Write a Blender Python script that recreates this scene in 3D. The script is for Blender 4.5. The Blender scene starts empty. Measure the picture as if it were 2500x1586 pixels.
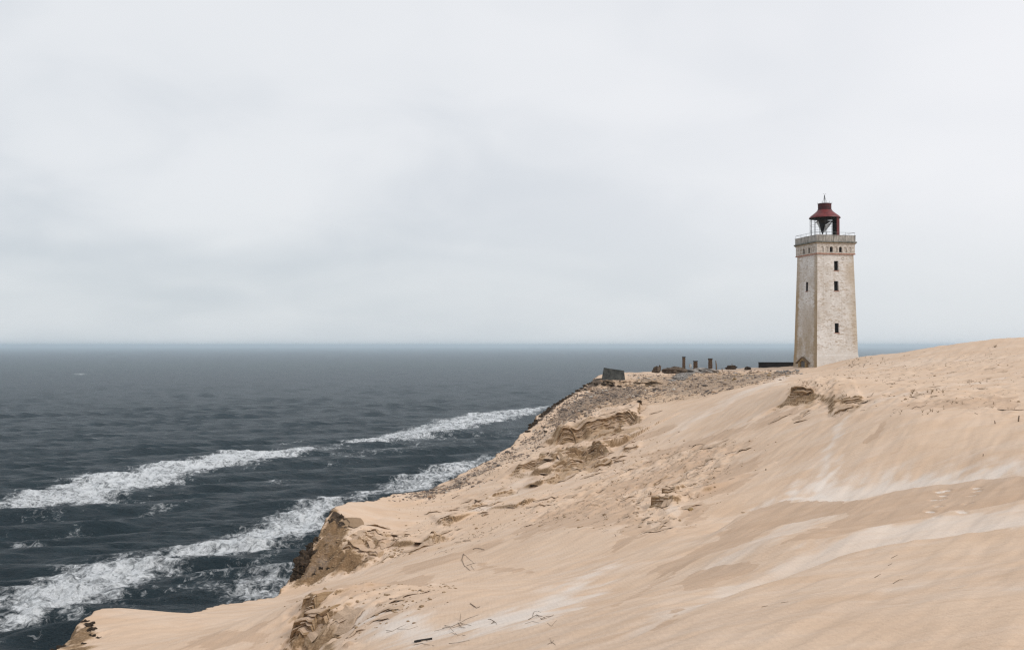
import bpy, bmesh, math, random
import numpy as np
from mathutils import Vector

R = math.radians
random.seed(7)
rng = np.random.default_rng(11)
SC = bpy.context.scene
COL = SC.collection

# ------------------------------------------------------------------ camera
CAMZ = 63.0                       # eye height above the sea
FPX, CX, CY, YH = 2431.0, 1250.0, 793.0, 843.0
PITCH = math.atan((YH - CY) / FPX)
cam_d = bpy.data.cameras.new('camera')
cam = bpy.data.objects.new('camera', cam_d)
COL.objects.link(cam)
cam.location = (0, 0, CAMZ)
cam.rotation_euler = (math.pi / 2 + PITCH, 0, 0)
cam_d.sensor_width = 36.0
cam_d.lens = 35.0
cam_d.clip_start = 0.2
cam_d.clip_end = 90000
SC.camera = cam

# ------------------------------------------------------------------ sky
SUN_AZ, SUN_EL = R(118), R(40)    # azimuth clockwise from +Y
sun_dir = Vector((math.sin(SUN_AZ) * math.cos(SUN_EL), math.cos(SUN_AZ) * math.cos(SUN_EL), math.sin(SUN_EL)))
world = bpy.data.worlds.new('World')
SC.world = world
world.use_nodes = True


class N:
    """small helper for node trees"""
    def __init__(s, tree):
        s.t = tree
        s.n = tree.nodes
        s.l = tree.links

    def new(s, typ, **kw):
        n = s.n.new(typ)
        for k, v in kw.items():
            setattr(n, k, v)
        return n

    def link(s, a, b):
        s.l.new(a, b)

    def val(s, sock, v):
        if hasattr(v, 'is_output'):
            s.l.new(v, sock)
        else:
            sock.default_value = v

    def math(s, op, a, b=0.0, c=None, clamp=False):
        n = s.new('ShaderNodeMath', operation=op, use_clamp=clamp)
        s.val(n.inputs[0], a)
        s.val(n.inputs[1], b)
        if c is not None:
            s.val(n.inputs[2], c)
        return n.outputs[0]

    def noise(s, vec, scale, detail=4, rough=0.55, dist=0.0):
        n = s.new('ShaderNodeTexNoise')
        if vec is not None:
            s.l.new(vec, n.inputs['Vector'])
        n.inputs['Scale'].default_value = scale
        n.inputs['Detail'].default_value = detail
        n.inputs['Roughness'].default_value = rough
        n.inputs['Distortion'].default_value = dist
        return n.outputs[0]

    def map(s, vec, scale=(1, 1, 1), rot=(0, 0, 0), loc=(0, 0, 0)):
        n = s.new('ShaderNodeMapping')
        s.l.new(vec, n.inputs[0])
        n.inputs['Location'].default_value = loc
        n.inputs['Rotation'].default_value = rot
        n.inputs['Scale'].default_value = scale
        return n.outputs[0]

    def ramp(s, fac, a, b, lo=0.0, hi=1.0):
        n = s.new('ShaderNodeMapRange', interpolation_type='SMOOTHSTEP')
        s.val(n.inputs[0], fac)
        n.inputs[1].default_value = a
        n.inputs[2].default_value = b
        n.inputs[3].default_value = lo
        n.inputs[4].default_value = hi
        return n.outputs[0]

    def mix(s, fac, a, b, blend='MIX'):
        n = s.new('ShaderNodeMix', data_type='RGBA', blend_type=blend)
        s.val(n.inputs[0], fac)
        for i, v in ((6, a), (7, b)):
            if isinstance(v, tuple) and len(v) == 3:
                v = (*v, 1)
            s.val(n.inputs[i], v)
        return n.outputs[2]

    def bump(s, height, dist, strength=1.0, normal=None):
        n = s.new('ShaderNodeBump')
        n.inputs['Strength'].default_value = strength
        n.inputs['Distance'].default_value = dist
        s.l.new(height, n.inputs['Height'])
        if normal is not None:
            s.l.new(normal, n.inputs['Normal'])
        return n.outputs[0]


w = N(world.node_tree)
bg = w.n['Background']
sky = w.new('ShaderNodeTexSky', sky_type='NISHITA', sun_disc=False)
sky.sun_elevation = SUN_EL
sky.sun_rotation = SUN_AZ
sky.air_density = 1.0
sky.dust_density = 2.0
tc = w.new('ShaderNodeTexCoord')
dirv = tc.outputs['Generated']
sep = w.new('ShaderNodeSeparateXYZ')
w.link(dirv, sep.inputs[0])
zc = w.math('MAXIMUM', sep.outputs[2], 0.0)
den = w.math('ADD', zc, 0.34)
comb = w.new('ShaderNodeCombineXYZ')
w.link(w.math('DIVIDE', sep.outputs[0], den), comb.inputs[0])
w.link(w.math('DIVIDE', sep.outputs[1], den), comb.inputs[1])
cl = comb.outputs[0]
n1 = w.noise(w.map(cl, (1.0, 1.15, 1), loc=(3.1, 4.2, 0)), 1.25, 3, 0.45, 0.5)
n2 = w.noise(w.map(cl, (1.0, 1.0, 1), loc=(7.7, 1.3, 0)), 3.6, 4, 0.5, 0.5)
nn = w.math('ADD', w.math('MULTIPLY', n1, 0.72), w.math('MULTIPLY', n2, 0.28))
cf = w.ramp(nn, 0.34, 0.64)
# the cloud deck is brighter towards the hidden sun (to the right)
dot = w.new('ShaderNodeVectorMath', operation='DOT_PRODUCT')
w.link(dirv, dot.inputs[0])
dot.inputs[1].default_value = (math.sin(SUN_AZ), math.cos(SUN_AZ), 0.25)
glow = w.ramp(dot.outputs['Value'], -0.95, 0.35)
cloud = w.mix(cf, (0.555, 0.600, 0.650), (0.765, 0.785, 0.810))
cloud = w.mix(glow, cloud, (0.885, 0.885, 0.91))
lowh = w.ramp(sep.outputs[2], 0.0, 0.16)
cloud = w.mix(lowh, w.mix(0.55, cloud, (0.60, 0.655, 0.69)), cloud)
skyc = w.mix(1.0, sky.outputs[0], (0.10, 0.10, 0.10), 'MULTIPLY')
tot = w.mix(0.93, skyc, cloud)
w.link(tot, bg.inputs['Color'])
bg.inputs['Strength'].default_value = 1.0

sun_d = bpy.data.lights.new('sun', 'SUN')
sun = bpy.data.objects.new('sun', sun_d)
COL.objects.link(sun)
sun.rotation_euler = sun_dir.to_track_quat('Z', 'Y').to_euler()
sun_d.energy = 1.5
sun_d.angle = R(14)
sun_d.color = (1.0, 0.95, 0.88)

SC.render.engine = 'CYCLES'
SC.cycles.use_denoising = True
SC.cycles.denoising_prefilter = 'NONE'
SC.cycles.filter_width = 1.3
SC.cycles.sample_clamp_direct = 6.0
SC.cycles.sample_clamp_indirect = 3.0
SC.cycles.max_bounces = 6
SC.cycles.volume_bounces = 1
SC.cycles.transparent_max_bounces = 8
SC.view_settings.view_transform = 'Standard'
SC.view_settings.look = 'None'
SC.view_settings.exposure = 0.1
SC.view_settings.gamma = 1.0


# ------------------------------------------------------------------ small maths
def hash2(ix, iy, seed):
    h = (ix.astype(np.int64) * 374761393 + iy.astype(np.int64) * 668265263 + seed * 1442695041) & 0x7fffffff
    h = ((h ^ (h >> 13)) * 1274126177) & 0x7fffffff
    h = h ^ (h >> 16)
    return h


def perlin(x, y, seed=0):
    x0 = np.floor(x)
    y0 = np.floor(y)
    fx, fy = x - x0, y - y0
    ux, uy = fx * fx * fx * (fx * (fx * 6 - 15) + 10), fy * fy * fy * (fy * (fy * 6 - 15) + 10)

    def g(dx, dy):
        a = hash2(x0 + dx, y0 + dy, seed) * (2 * math.pi / 0x7fffffff)
        return np.cos(a) * (fx - dx) + np.sin(a) * (fy - dy)
    a = g(0, 0) * (1 - ux) + g(1, 0) * ux
    b = g(0, 1) * (1 - ux) + g(1, 1) * ux
    return (a * (1 - uy) + b * uy) * 1.5


def fbm(x, y, octv=4, seed=0, gain=0.5):
    s = 0
    a = 1.0
    for o in range(octv):
        s = s + a * perlin(x * 2 ** o + 13.7 * o, y * 2 ** o - 7.1 * o, seed + o)
        a *= gain
    return s


def sstep(a, b, x):
    t = np.clip((x - a) / (b - a), 0, 1)
    return t * t * (3 - 2 * t)


def ray(px, py):
    """world direction of a photo pixel, scaled to unit forward distance"""
    a, b = (px - CX) / FPX, (CY - py) / FPX
    c, s = math.cos(PITCH), math.sin(PITCH)
    y, z = c - b * s, s + b * c
    return np.array([a / y, 1.0, z / y])


def at(px, py, depth):
    p = ray(px, py) * depth
    return np.array([p[0], p[1], CAMZ + p[2]])


def sea_at(px, py):
    r = ray(px, py)
    d = -CAMZ / r[2]
    return (r[0] * d, d)


def seg_dist(x, y, pts, vec=False):
    """distance, arc fraction and sign (+ = left of the line) to an open polyline"""
    best = np.full(x.shape, 1e18)
    sgn = np.ones(x.shape)
    frac = np.zeros(x.shape)
    vx = np.zeros(x.shape)
    vy = np.zeros(x.shape)
    perp = np.zeros(x.shape)
    L = [0.0]
    for a, b in zip(pts[:-1], pts[1:]):
        L.append(L[-1] + math.hypot(b[0] - a[0], b[1] - a[1]))
    for i, (a, b) in enumerate(zip(pts[:-1], pts[1:])):
        dx, dy = b[0] - a[0], b[1] - a[1]
        ll = dx * dx + dy * dy + 1e-12
        t = np.clip(((x - a[0]) * dx + (y - a[1]) * dy) / ll, 0, 1)
        qx, qy = x - a[0] - t * dx, y - a[1] - t * dy
        d2 = qx * qx + qy * qy
        cr = (dx * (y - a[1]) - dy * (x - a[0])) / math.sqrt(ll)
        # at a shared corner the segment seen more squarely decides the side
        m = (d2 < best - 1e-7) | ((d2 < best + 1e-7) & (np.abs(cr) > perp))
        best = np.where(m, d2, best)
        perp = np.where(m, np.abs(cr), perp)
        sgn = np.where(m, np.where(cr >= 0, 1.0, -1.0), sgn)
        frac = np.where(m, (L[i] + t * (L[i + 1] - L[i])) / L[-1], frac)
        if vec:
            vx = np.where(m, qx, vx)
            vy = np.where(m, qy, vy)
    if vec:
        d = np.sqrt(best) + 1e-9
        return d, frac, sgn, vx / d, vy / d
    return np.sqrt(best), frac, sgn


def poly_sd(x, y, pts):
    """signed distance to a polygon, + inside"""
    best = np.full(x.shape, 1e18)
    ins = np.zeros(x.shape, bool)
    n = len(pts)
    for i in range(n):
        a, b = pts[i], pts[(i + 1) % n]
        dx, dy = b[0] - a[0], b[1] - a[1]
        t = np.clip(((x - a[0]) * dx + (y - a[1]) * dy) / (dx * dx + dy * dy + 1e-12), 0, 1)
        qx, qy = x - a[0] - t * dx, y - a[1] - t * dy
        best = np.minimum(best, qx * qx + qy * qy)
        c = (a[1] > y) != (b[1] > y)
        with np.errstate(divide='ignore', invalid='ignore'):
            xi = dx * (y - a[1]) / (dy if dy else 1e-12) + a[0]
        ins ^= c & (x < xi)
    d = np.sqrt(best)
    return np.where(ins, d, -d)


# ------------------------------------------------------------------ mesh helpers
def mesh_np(name, V, F, mat, kind=None, parent=None, smooth=True):
    """V (n,3), F (m,3 or 4) arrays -> object"""
    me = bpy.data.meshes.new(name)
    V = np.asarray(V, dtype=np.float32)
    F = np.asarray(F, dtype=np.int32)
    k = F.shape[1]
    me.vertices.add(len(V))
    me.vertices.foreach_set('co', V.ravel())
    me.loops.add(F.size)
    me.loops.foreach_set('vertex_index', F.ravel())
    me.polygons.add(len(F))
    me.polygons.foreach_set('loop_start', np.arange(0, F.size, k, dtype=np.int32))
    me.polygons.foreach_set('loop_total', np.full(len(F), k, dtype=np.int32))
    me.polygons.foreach_set('use_smooth', np.full(len(F), smooth, dtype=bool))
    me.update(calc_edges=True)
    me.materials.append(mat)
    o = bpy.data.objects.new(name, me)
    COL.objects.link(o)
    if kind:
        o['kind'] = kind
    if parent:
        o.parent = parent
    return o


class MB:
    """collects quads / polygons for one small mesh"""
    def __init__(s):
        s.v = []
        s.f = []

    def add(s, vs, fs):
        b = len(s.v)
        s.v += [tuple(p) for p in vs]
        s.f += [tuple(i + b for i in f) for f in fs]

    def quad(s, a, b, c, d):
        s.add([a, b, c, d], [(0, 1, 2, 3)])

    def box(s, x0, x1, y0, y1, z0, z1):
        s.add([(x0, y0, z0), (x1, y0, z0), (x1, y1, z0), (x0, y1, z0), (x0, y0, z1), (x1, y0, z1), (x1, y1, z1), (x0, y1, z1)],
              [(0, 3, 2, 1), (4, 5, 6, 7), (0, 1, 5, 4), (1, 2, 6, 5), (2, 3, 7, 6), (3, 0, 4, 7)])

    def tube(s, pts, rad, n=6, cap=True):
        pts = [Vector(p) for p in pts]
        rads = rad if isinstance(rad, (list, tuple)) else [rad] * len(pts)
        rings = []
        for i, p in enumerate(pts):
            t = (pts[min(i + 1, len(pts) - 1)] - pts[max(i - 1, 0)]).normalized()
            ref = Vector((0, 0, 1)) if abs(t.z) < 0.9 else Vector((1, 0, 0))
            a = t.cross(ref).normalized()
            b = t.cross(a)
            rings.append([p + (a * math.cos(2 * math.pi * k / n) + b * math.sin(2 * math.pi * k / n)) * rads[i] for k in range(n)])
        vs = [q for r_ in rings for q in r_]
        fs = []
        for i in range(len(pts) - 1):
            for k in range(n):
                fs.append((i * n + k, i * n + (k + 1) % n, (i + 1) * n + (k + 1) % n, (i + 1) * n + k))
        if cap:
            fs.append(tuple(range(n))[::-1])
            fs.append(tuple((len(pts) - 1) * n + k for k in range(n)))
        s.add(vs, fs)

    def lathe(s, prof, n=40, a0=0, a1=2 * math.pi, c=(0, 0)):
        full = abs(a1 - a0 - 2 * math.pi) < 1e-6
        m = n if full else n + 1
        vs = []
        for r_, z in prof:
            for k in range(m):
                a = a0 + (a1 - a0) * k / n
                vs.append((c[0] + r_ * math.cos(a), c[1] + r_ * math.sin(a), z))
        fs = []
        for i in range(len(prof) - 1):
            for k in range(n):
                k2 = (k + 1) % m
                fs.append((i * m + k, i * m + k2, (i + 1) * m + k2, (i + 1) * m + k))
        s.add(vs, fs)

    def build(s, name, mat, parent=None, smooth=False, bevel=0.0):
        me = bpy.data.meshes.new(name)
        me.from_pydata(s.v, [], s.f)
        bm = bmesh.new()
        bm.from_mesh(me)
        bmesh.ops.remove_doubles(bm, verts=bm.verts, dist=1e-5)
        bmesh.ops.recalc_face_normals(bm, faces=bm.faces)
        if bevel:
            bmesh.ops.bevel(bm, geom=list(bm.edges), offset=bevel, segments=2, profile=0.6, affect='EDGES')
        bm.to_mesh(me)
        bm.free()
        if smooth:
            me.polygons.foreach_set('use_smooth', [True] * len(me.polygons))
        me.materials.append(mat)
        o = bpy.data.objects.new(name, me)
        COL.objects.link(o)
        if parent:
            o.parent = parent
        return o


def empty(name, loc, rz=0):
    o = bpy.data.objects.new(name, None)
    o.location = loc
    o.rotation_euler = (0, 0, rz)
    o.empty_display_size = 0.5
    COL.objects.link(o)
    return o


def tag(o, label, cat, group=None):
    o['label'] = label
    o['category'] = cat
    o['kind'] = 'thing'
    if group:
        o['group'] = group
    return o


# ------------------------------------------------------------------ materials
def new_mat(name):
    m = bpy.data.materials.new(name)
    m.use_nodes = True
    n = N(m.node_tree)
    b = n.n['Principled BSDF']
    return m, n, b


def simple_mat(name, c1, c2, scale=3.0, rough=0.85, bump=0.01, metal=0.0, detail=6, stretch=(1, 1, 1), spec=0.3):
    m, n, b = new_mat(name)
    t = n.new('ShaderNodeTexCoord').outputs['Object']
    v = n.map(t, stretch)
    f = n.noise(v, scale, detail, 0.65)
    n.link(n.mix(n.ramp(f, 0.3, 0.7), c1, c2), b.inputs['Base Color'])
    b.inputs['Roughness'].default_value = rough
    b.inputs['Metallic'].default_value = metal
    b.inputs['Specular IOR Level'].default_value = spec
    if bump:
        n.link(n.bump(n.noise(v, scale * 6, 5, 0.7), bump), b.inputs['Normal'])
    return m


def sand_material():
    m, n, b = new_mat('sand')
    pos = n.new('ShaderNodeNewGeometry').outputs['Position']
    at_ = n.new('ShaderNodeAttribute', attribute_name='sand')
    sp = n.new('ShaderNodeSeparateColor')
    n.link(at_.outputs['Color'], sp.inputs[0])
    pale, damp, grit = sp.outputs
    dark = at_.outputs['Alpha']
    wind = n.map(pos, (0.22, 1.0, 0.6), rot=(0, 0, -R(53)))
    f1 = n.noise(wind, 0.9, 6, 0.62)
    f2 = n.noise(pos, 0.35, 4, 0.5)
    f3 = n.noise(pos, 9.0, 4, 0.7)
    f4 = n.noise(wind, 5.0, 5, 0.65)
    base = n.mix(n.ramp(f2, 0.3, 0.7), (0.575, 0.418, 0.298), (0.625, 0.472, 0.350))
    base = n.mix(n.math('MULTIPLY', n.ramp(f1, 0.40, 0.72), 0.7), base, (0.625, 0.500, 0.400))
    base = n.mix(n.math('MULTIPLY', n.ramp(f4, 0.46, 0.74), 0.5), base, (0.525, 0.375, 0.262))
    # dry wind-blown quartz sand
    pf = n.math('ADD', pale, n.math('MULTIPLY', n.math('SUBTRACT', f1, 0.5), 0.55))
    col = n.mix(n.ramp(pf, 0.12, 1.05), base, (0.680, 0.600, 0.530))
    # smooth crust laid bare between the drifts, with ragged wind-cut edges
    ca = n.new('ShaderNodeAttribute', attribute_name='crust').outputs['Fac']
    cfac = n.ramp(n.math('ADD', ca, n.math('MULTIPLY', n.math('SUBTRACT', f4, 0.5), 0.42)), 0.20, 0.27, 0, 0.85)
    ccol = n.mix(n.ramp(f1, 0.3, 0.7), (0.475, 0.336, 0.235), (0.525, 0.382, 0.275))
    col = n.mix(cfac, col, ccol)
    # damp crusted sand
    df = n.math('ADD', damp, n.math('MULTIPLY', n.math('SUBTRACT', f4, 0.5), 0.35))
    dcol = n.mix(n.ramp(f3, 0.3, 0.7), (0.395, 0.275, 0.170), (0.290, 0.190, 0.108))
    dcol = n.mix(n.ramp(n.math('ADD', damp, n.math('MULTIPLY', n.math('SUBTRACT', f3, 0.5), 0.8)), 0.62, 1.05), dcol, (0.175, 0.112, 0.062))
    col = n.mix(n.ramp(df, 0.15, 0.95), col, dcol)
    # fine gravel and soil
    vor = n.new('ShaderNodeTexVoronoi', feature='F1')
    n.link(pos, vor.inputs['Vector'])
    vor.inputs['Scale'].default_value = 7.0
    vs = n.new('ShaderNodeSeparateColor')
    n.link(vor.outputs['Color'], vs.inputs[0])
    gcol = n.mix(vs.outputs[0], (0.11, 0.092, 0.082), (0.33, 0.25, 0.185))
    g2 = n.noise(pos, 3.0, 5, 0.7)
    gf = n.math('ADD', grit, n.math('MULTIPLY', n.math('SUBTRACT', g2, 0.5), 0.9))
    col = n.mix(n.ramp(gf, 0.30, 0.75, 0, 0.85), col, gcol)
    kf = n.math('ADD', dark, n.math('MULTIPLY', n.math('SUBTRACT', g2, 0.5), 0.7))
    col = n.mix(n.ramp(kf, 0.35, 0.75, 0, 0.95), col, (0.045, 0.034, 0.026))  # dark soil, and the corner hollow's shade put into the colour
    fine = n.noise(pos, 40.0, 3, 0.7)
    col = n.mix(0.16, col, n.mix(n.ramp(fine, 0.3, 0.7), (0.30, 0.30, 0.30), (0.70, 0.70, 0.70)), 'OVERLAY')
    n.link(col, b.inputs['Base Color'])
    b.inputs['Roughness'].default_value = 0.95
    b.inputs['Specular IOR Level'].default_value = 0.12
    # relief: wind ripples, grain and bedding on the scarps
    rip = n.new('ShaderNodeTexWave', wave_type='BANDS', bands_direction='X')
    n.link(n.map(pos, (1, 0.35, 0.2), rot=(0, 0, -R(8))), rip.inputs['Vector'])
    rip.inputs['Scale'].default_value = 2.2
    rip.inputs['Distortion'].default_value = 5.0
    rip.inputs['Detail'].default_value = 3.0
    rip.inputs['Detail Scale'].default_value = 1.5
    nb = n.bump(rip.outputs['Fac'], 0.006, 0.35)
    nb = n.bump(f4, 0.05, 0.9, nb)
    nb = n.bump(n.noise(pos, 16.0, 5, 0.75), 0.02, 0.7, nb)
    bed = n.noise(n.map(pos, (0.25, 0.25, 7.0)), 2.0, 5, 0.6)
    nb2 = n.new('ShaderNodeBump')
    nb2.inputs['Distance'].default_value = 0.05
    n.link(n.ramp(damp, 0.3, 0.8), nb2.inputs['Strength'])
    n.link(bed, nb2.inputs['Height'])
    n.link(nb, nb2.inputs['Normal'])
    n.link(nb2.outputs[0], b.inputs['Normal'])
    return m


def sea_material():
    m, n, b = new_mat('sea_water')
    pos = n.new('ShaderNodeNewGeometry').outputs['Position']
    fo = n.new('ShaderNodeAttribute', attribute_name='foam')
    sp = n.new('ShaderNodeSeparateColor')
    n.link(fo.outputs['Color'], sp.inputs[0])
    foam, churn = sp.outputs[0], sp.outputs[1]
    v1 = n.map(pos, (1.0, 0.75, 1), rot=(0, 0, R(14)))
    a = n.noise(v1, 0.13, 8, 0.68, 0.9)
    bq = n.noise(v1, 0.42, 6, 0.72, 1.2)
    nz = n.math('ADD', n.math('MULTIPLY', a, 0.45), n.math('MULTIPLY', bq, 0.55))
    ff = n.math('ADD', n.math('MULTIPLY', foam, 1.02), n.math('MULTIPLY', n.math('SUBTRACT', nz, 0.5), 4.4))
    fac = n.ramp(ff, 0.30, 1.22)
    fac = n.math('MULTIPLY', fac, n.ramp(foam, 0.02, 0.30))
    lacing = n.ramp(n.math('ADD', churn, n.math('MULTIPLY', n.math('SUBTRACT', nz, 0.5), 4.0)), 0.78, 1.25, 0, 0.55)
    fac = n.math('MAXIMUM', fac, lacing)
    caps = n.noise(n.map(pos, (0.5, 1.0, 1), rot=(0, 0, R(8))), 0.045, 9, 0.78, 0.3)
    fac = n.math('MAXIMUM', fac, n.ramp(caps, 0.665, 0.73, 0, 0.6))
    wcol = n.mix(n.ramp(a, 0.3, 0.7), (0.006, 0.017, 0.024), (0.009, 0.025, 0.034))
    col = n.mix(fac, wcol, n.mix(bq, (0.64, 0.68, 0.71), (0.88, 0.90, 0.92)))
    n.link(col, b.inputs['Base Color'])
    n.link(n.ramp(fac, 0, 1, 0.38, 0.95), b.inputs['Roughness'])
    b.inputs['IOR'].default_value = 1.33
    b.inputs['Specular IOR Level'].default_value = 0.21
    w1 = n.noise(n.map(pos, (0.6, 1.0, 1), rot=(0, 0, R(-12))), 0.20, 8, 0.66, 0.4)
    w2 = n.noise(n.map(pos, (0.7, 1.0, 1), rot=(0, 0, R(10))), 0.75, 5, 0.65)
    nb = n.bump(w1, 4.0, 1.0)
    nb = n.bump(w2, 0.9, 1.0, nb)
    nb = n.bump(fac, 0.35, 0.7, nb)
    n.link(nb, b.inputs['Normal'])
    return m


M = {}
M['sand'] = sand_material()
M['sea'] = sea_material()

# ------------------------------------------------------------------ terrain heights
# ground points read off the photograph: pixel x, pixel y, forward distance in metres
EDGE = [(117, 1586, 40), (165, 1564, 42), (201, 1510, 45.5), (242, 1489, 47), (326, 1489, 50), (383, 1495, 52), (456, 1495, 54),
        (537, 1477, 57), (615, 1460, 60), (690, 1441, 62.0), (735, 1374, 64.3), (777, 1314, 66.8), (818, 1236, 71.5), (887, 1222, 78.5), (941, 1213, 84),
        (1024, 1199, 90), (1084, 1181, 94), (1140, 1155, 98), (1204, 1116, 103), (1240, 1094, 106), (1279, 1063, 109), (1317, 1017, 114),
        (1348, 993, 117), (1397, 961, 122), (1447, 928, 128)]
CTRL = EDGE + [
    # near dune under and in front of the camera
    (2500, 1586, 11.5), (2200, 1586, 12.2), (1850, 1586, 13.5), (1500, 1586, 16), (1250, 1586, 20), (1032, 1580, 25), (860, 1586, 29.5), (757, 1470, 38.7), (805, 1530, 35.3), (835, 1560, 33.5), (735, 1510, 38), (700, 1540, 37), (640, 1586, 36), (760, 1560, 35.8), (800, 1600, 34.4), (450, 1586, 37),
    (2500, 1480, 14.5), (2100, 1480, 16.5), (1700, 1500, 18.5), (2500, 1350, 21), (2100, 1380, 23), (1700, 1430, 25), (2500, 1270, 27), (2200, 1300, 29),
    (1900, 1330, 31), (1500, 1500, 22), (1300, 1510, 26.5), (1100, 1500, 31), (900, 1520, 33),
    (2500, 1173, 37), (2280, 1230, 36), (2200, 1205, 40), (2000, 1235, 42.5), (1850, 1265, 42), (1700, 1350, 36), (1600, 1420, 31.5), (1450, 1400, 36), (1300, 1420, 38),
    (1150, 1430, 41), (1000, 1440, 43), (850, 1450, 44.5), (650, 1500, 44), (450, 1540, 44), (300, 1540, 43),
    # bowl and the sand slope behind it
    (2450, 1130, 45), (2250, 1170, 47), (2050, 1190, 49), (1900, 1210, 49), (1750, 1240, 50), (1550, 1280, 50), (1400, 1290, 53), (1250, 1330, 54), (1100, 1360, 55),
    (960, 1390, 57), (830, 1425, 59.5),
    (2450, 1030, 53), (2250, 1030, 55), (2100, 1060, 57), (1950, 1100, 60), (1750, 1150, 63), (1550, 1190, 66), (1400, 1210, 69), (1250, 1240, 70), (1100, 1270, 70), (960, 1300, 69),
    (2480, 985, 58), (2250, 985, 62), (2120, 985, 66), (2050, 965, 74), (1940, 945, 80), (1850, 1000, 80), (1700, 1060, 82), (1550, 1100, 84), (1400, 1130, 86), (1250, 1160, 88), (1120, 1200, 86), (1000, 1240, 80), (885, 1268, 70.5), (850, 1265, 69.3), (858, 1290, 67.3), (845, 1325, 65.6), (890, 1345, 64.6), (935, 1364, 63.4), (760, 1428, 62.2), (830, 1406, 62.6), (885, 1390, 62.7), (940, 1374, 62.6),
    (2450, 930, 74), (2250, 930, 80), (2100, 920, 90), (1950, 925, 96), (1850, 945, 99), (1700, 990, 101), (1550, 1030, 104), (1400, 1050, 107), (1320, 1070, 108),
    (2450, 880, 90), (2250, 895, 102), (2150, 885, 114), (2060, 897, 128), (1995, 904, 131), (1935, 903, 136), (1850, 920, 122), (1700, 945, 118), (1560, 965, 118), (1480, 970, 120),
    (1800, 906, 138), (1700, 909, 138), (1600, 909, 140), (1523, 909, 136), (1500, 930, 129),
    (2500, 845, 102), (2418, 844, 106), (2338, 848, 110), (2500, 862, 93), (2338, 842, 112), (2232, 858, 120), (2174, 868, 126), (2096, 874, 132),
    (1853, 899, 152), (1700, 903, 152),
]
ANCH = [(0, 0, -1.7), (6, 4, -1.9), (-6, 5, -3.6), (-16, 0, -8), (14, 0, -1.0), (0, -20, -2), (-20, -20, -8), (30, -20, 0), (-19, 18, -9.5), (30, 20, -2.2), (45, 30, -1.5),
        (-34, 40, -13), (-40, 80, -16), (-22, 100, -15), (-12, 125, -13), (0, 140, -8), (-45, 10, -12),
        (20, 160, -4.5), (45, 165, -4.6), (70, 175, -5), (66, 140, -2.6), (90, 140, -0.6), (90, 90, 0.6), (80, 60, -0.3), (120, 200, -2), (60, 250, -8), (140, 120, 1), (150, 300, -6), (100, 20, 0), (200, 200, 0)]


def build_tps():
    P = [at(*c) for c in CTRL] + [np.array([a, b, CAMZ + c]) for a, b, c in ANCH]
    P = np.array(P)
    S = 60.0
    xy = P[:, :2] / S
    n = len(P)
    d2 = ((xy[:, None] - xy[None]) ** 2).sum(-1)
    K = 0.5 * d2 * np.log(d2 + 1e-12) + np.eye(n) * 2e-5
    A = np.zeros((n + 3, n + 3))
    A[:n, :n] = K
    A[:n, n] = 1
    A[:n, n + 1:] = xy
    A[n:, :n] = A[:n, n:].T
    sol = np.linalg.solve(A, np.concatenate([P[:, 2], np.zeros(3)]))
    return xy, sol, S


TPS = build_tps()


def tps(x, y):
    xy, sol, S = TPS
    x = np.asarray(x, float) / S
    y = np.asarray(y, float) / S
    z = sol[-3] + sol[-2] * x + sol[-1] * y
    for (a, b), wgt in zip(xy, sol[:-3]):
        d2 = (x - a) ** 2 + (y - b) ** 2 + 1e-12
        z = z + wgt * 0.5 * d2 * np.log(d2)
    return z


E_XY = [(-45, -120), (-30, -40), (-24, 0), (-21, 25)] + [tuple(at(*c)[:2]) for c in EDGE] + [(12.5, 139), (17, 150), (30, 161), (52, 178), (75, 215), (105, 300), (170, 600)]


def first_hit(px, py, hfun, d0=4.0, d1=190.0):
    r = ray(px, py)
    d = np.geomspace(d0, d1, 900)
    z = hfun(r[0] * d, d)
    zr = CAMZ + r[2] * d
    k = np.nonzero(zr <= z)[0]
    if len(k) == 0:
        i = int(np.argmin(zr - z))
        return np.array([r[0] * d[i], d[i], z[i]])
    i = max(int(k[0]), 1)
    f0, f1 = zr[i - 1] - z[i - 1], zr[i] - z[i]
    t = f0 / (f0 - f1 + 1e-12)
    dd = d[i - 1] + t * (d[i] - d[i - 1])
    return np.array([r[0] * dd, dd, CAMZ + r[2] * dd])


def gxy(pts):
    """photo pixels -> plan positions on the smooth ground"""
    return [tuple(first_hit(a, b, tps)[:2]) for a, b in pts]


LIPS = [   # crest lines of the near dunes: pixels, lip height, depth of the scoop behind, width of the scoop
    (gxy([(3300, 1140), (2700, 1160), (2560, 1168), (2400, 1179), (2250, 1197), (2100, 1226), (2000, 1232), (1900, 1238), (1830, 1262), (1740, 1318), (1600, 1395), (1500, 1470)]), 0.16, 0.75, 5.0, 5.5, 11.0),
    (gxy([(4200, 1180), (2700, 1260), (2500, 1292), (2250, 1330), (2050, 1364), (1900, 1418), (1700, 1488), (1560, 1550), (1480, 1600)]), 0.10, 0.30, 2.4, 3.0, 6.0),
    (gxy([(3400, 1150), (2700, 1190), (2560, 1218), (2330, 1256), (2200, 1281), (2060, 1316), (1900, 1342), (1780, 1400)]), 0.05, 0.14, 1.5, 7.5, 10.5),
]

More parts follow.
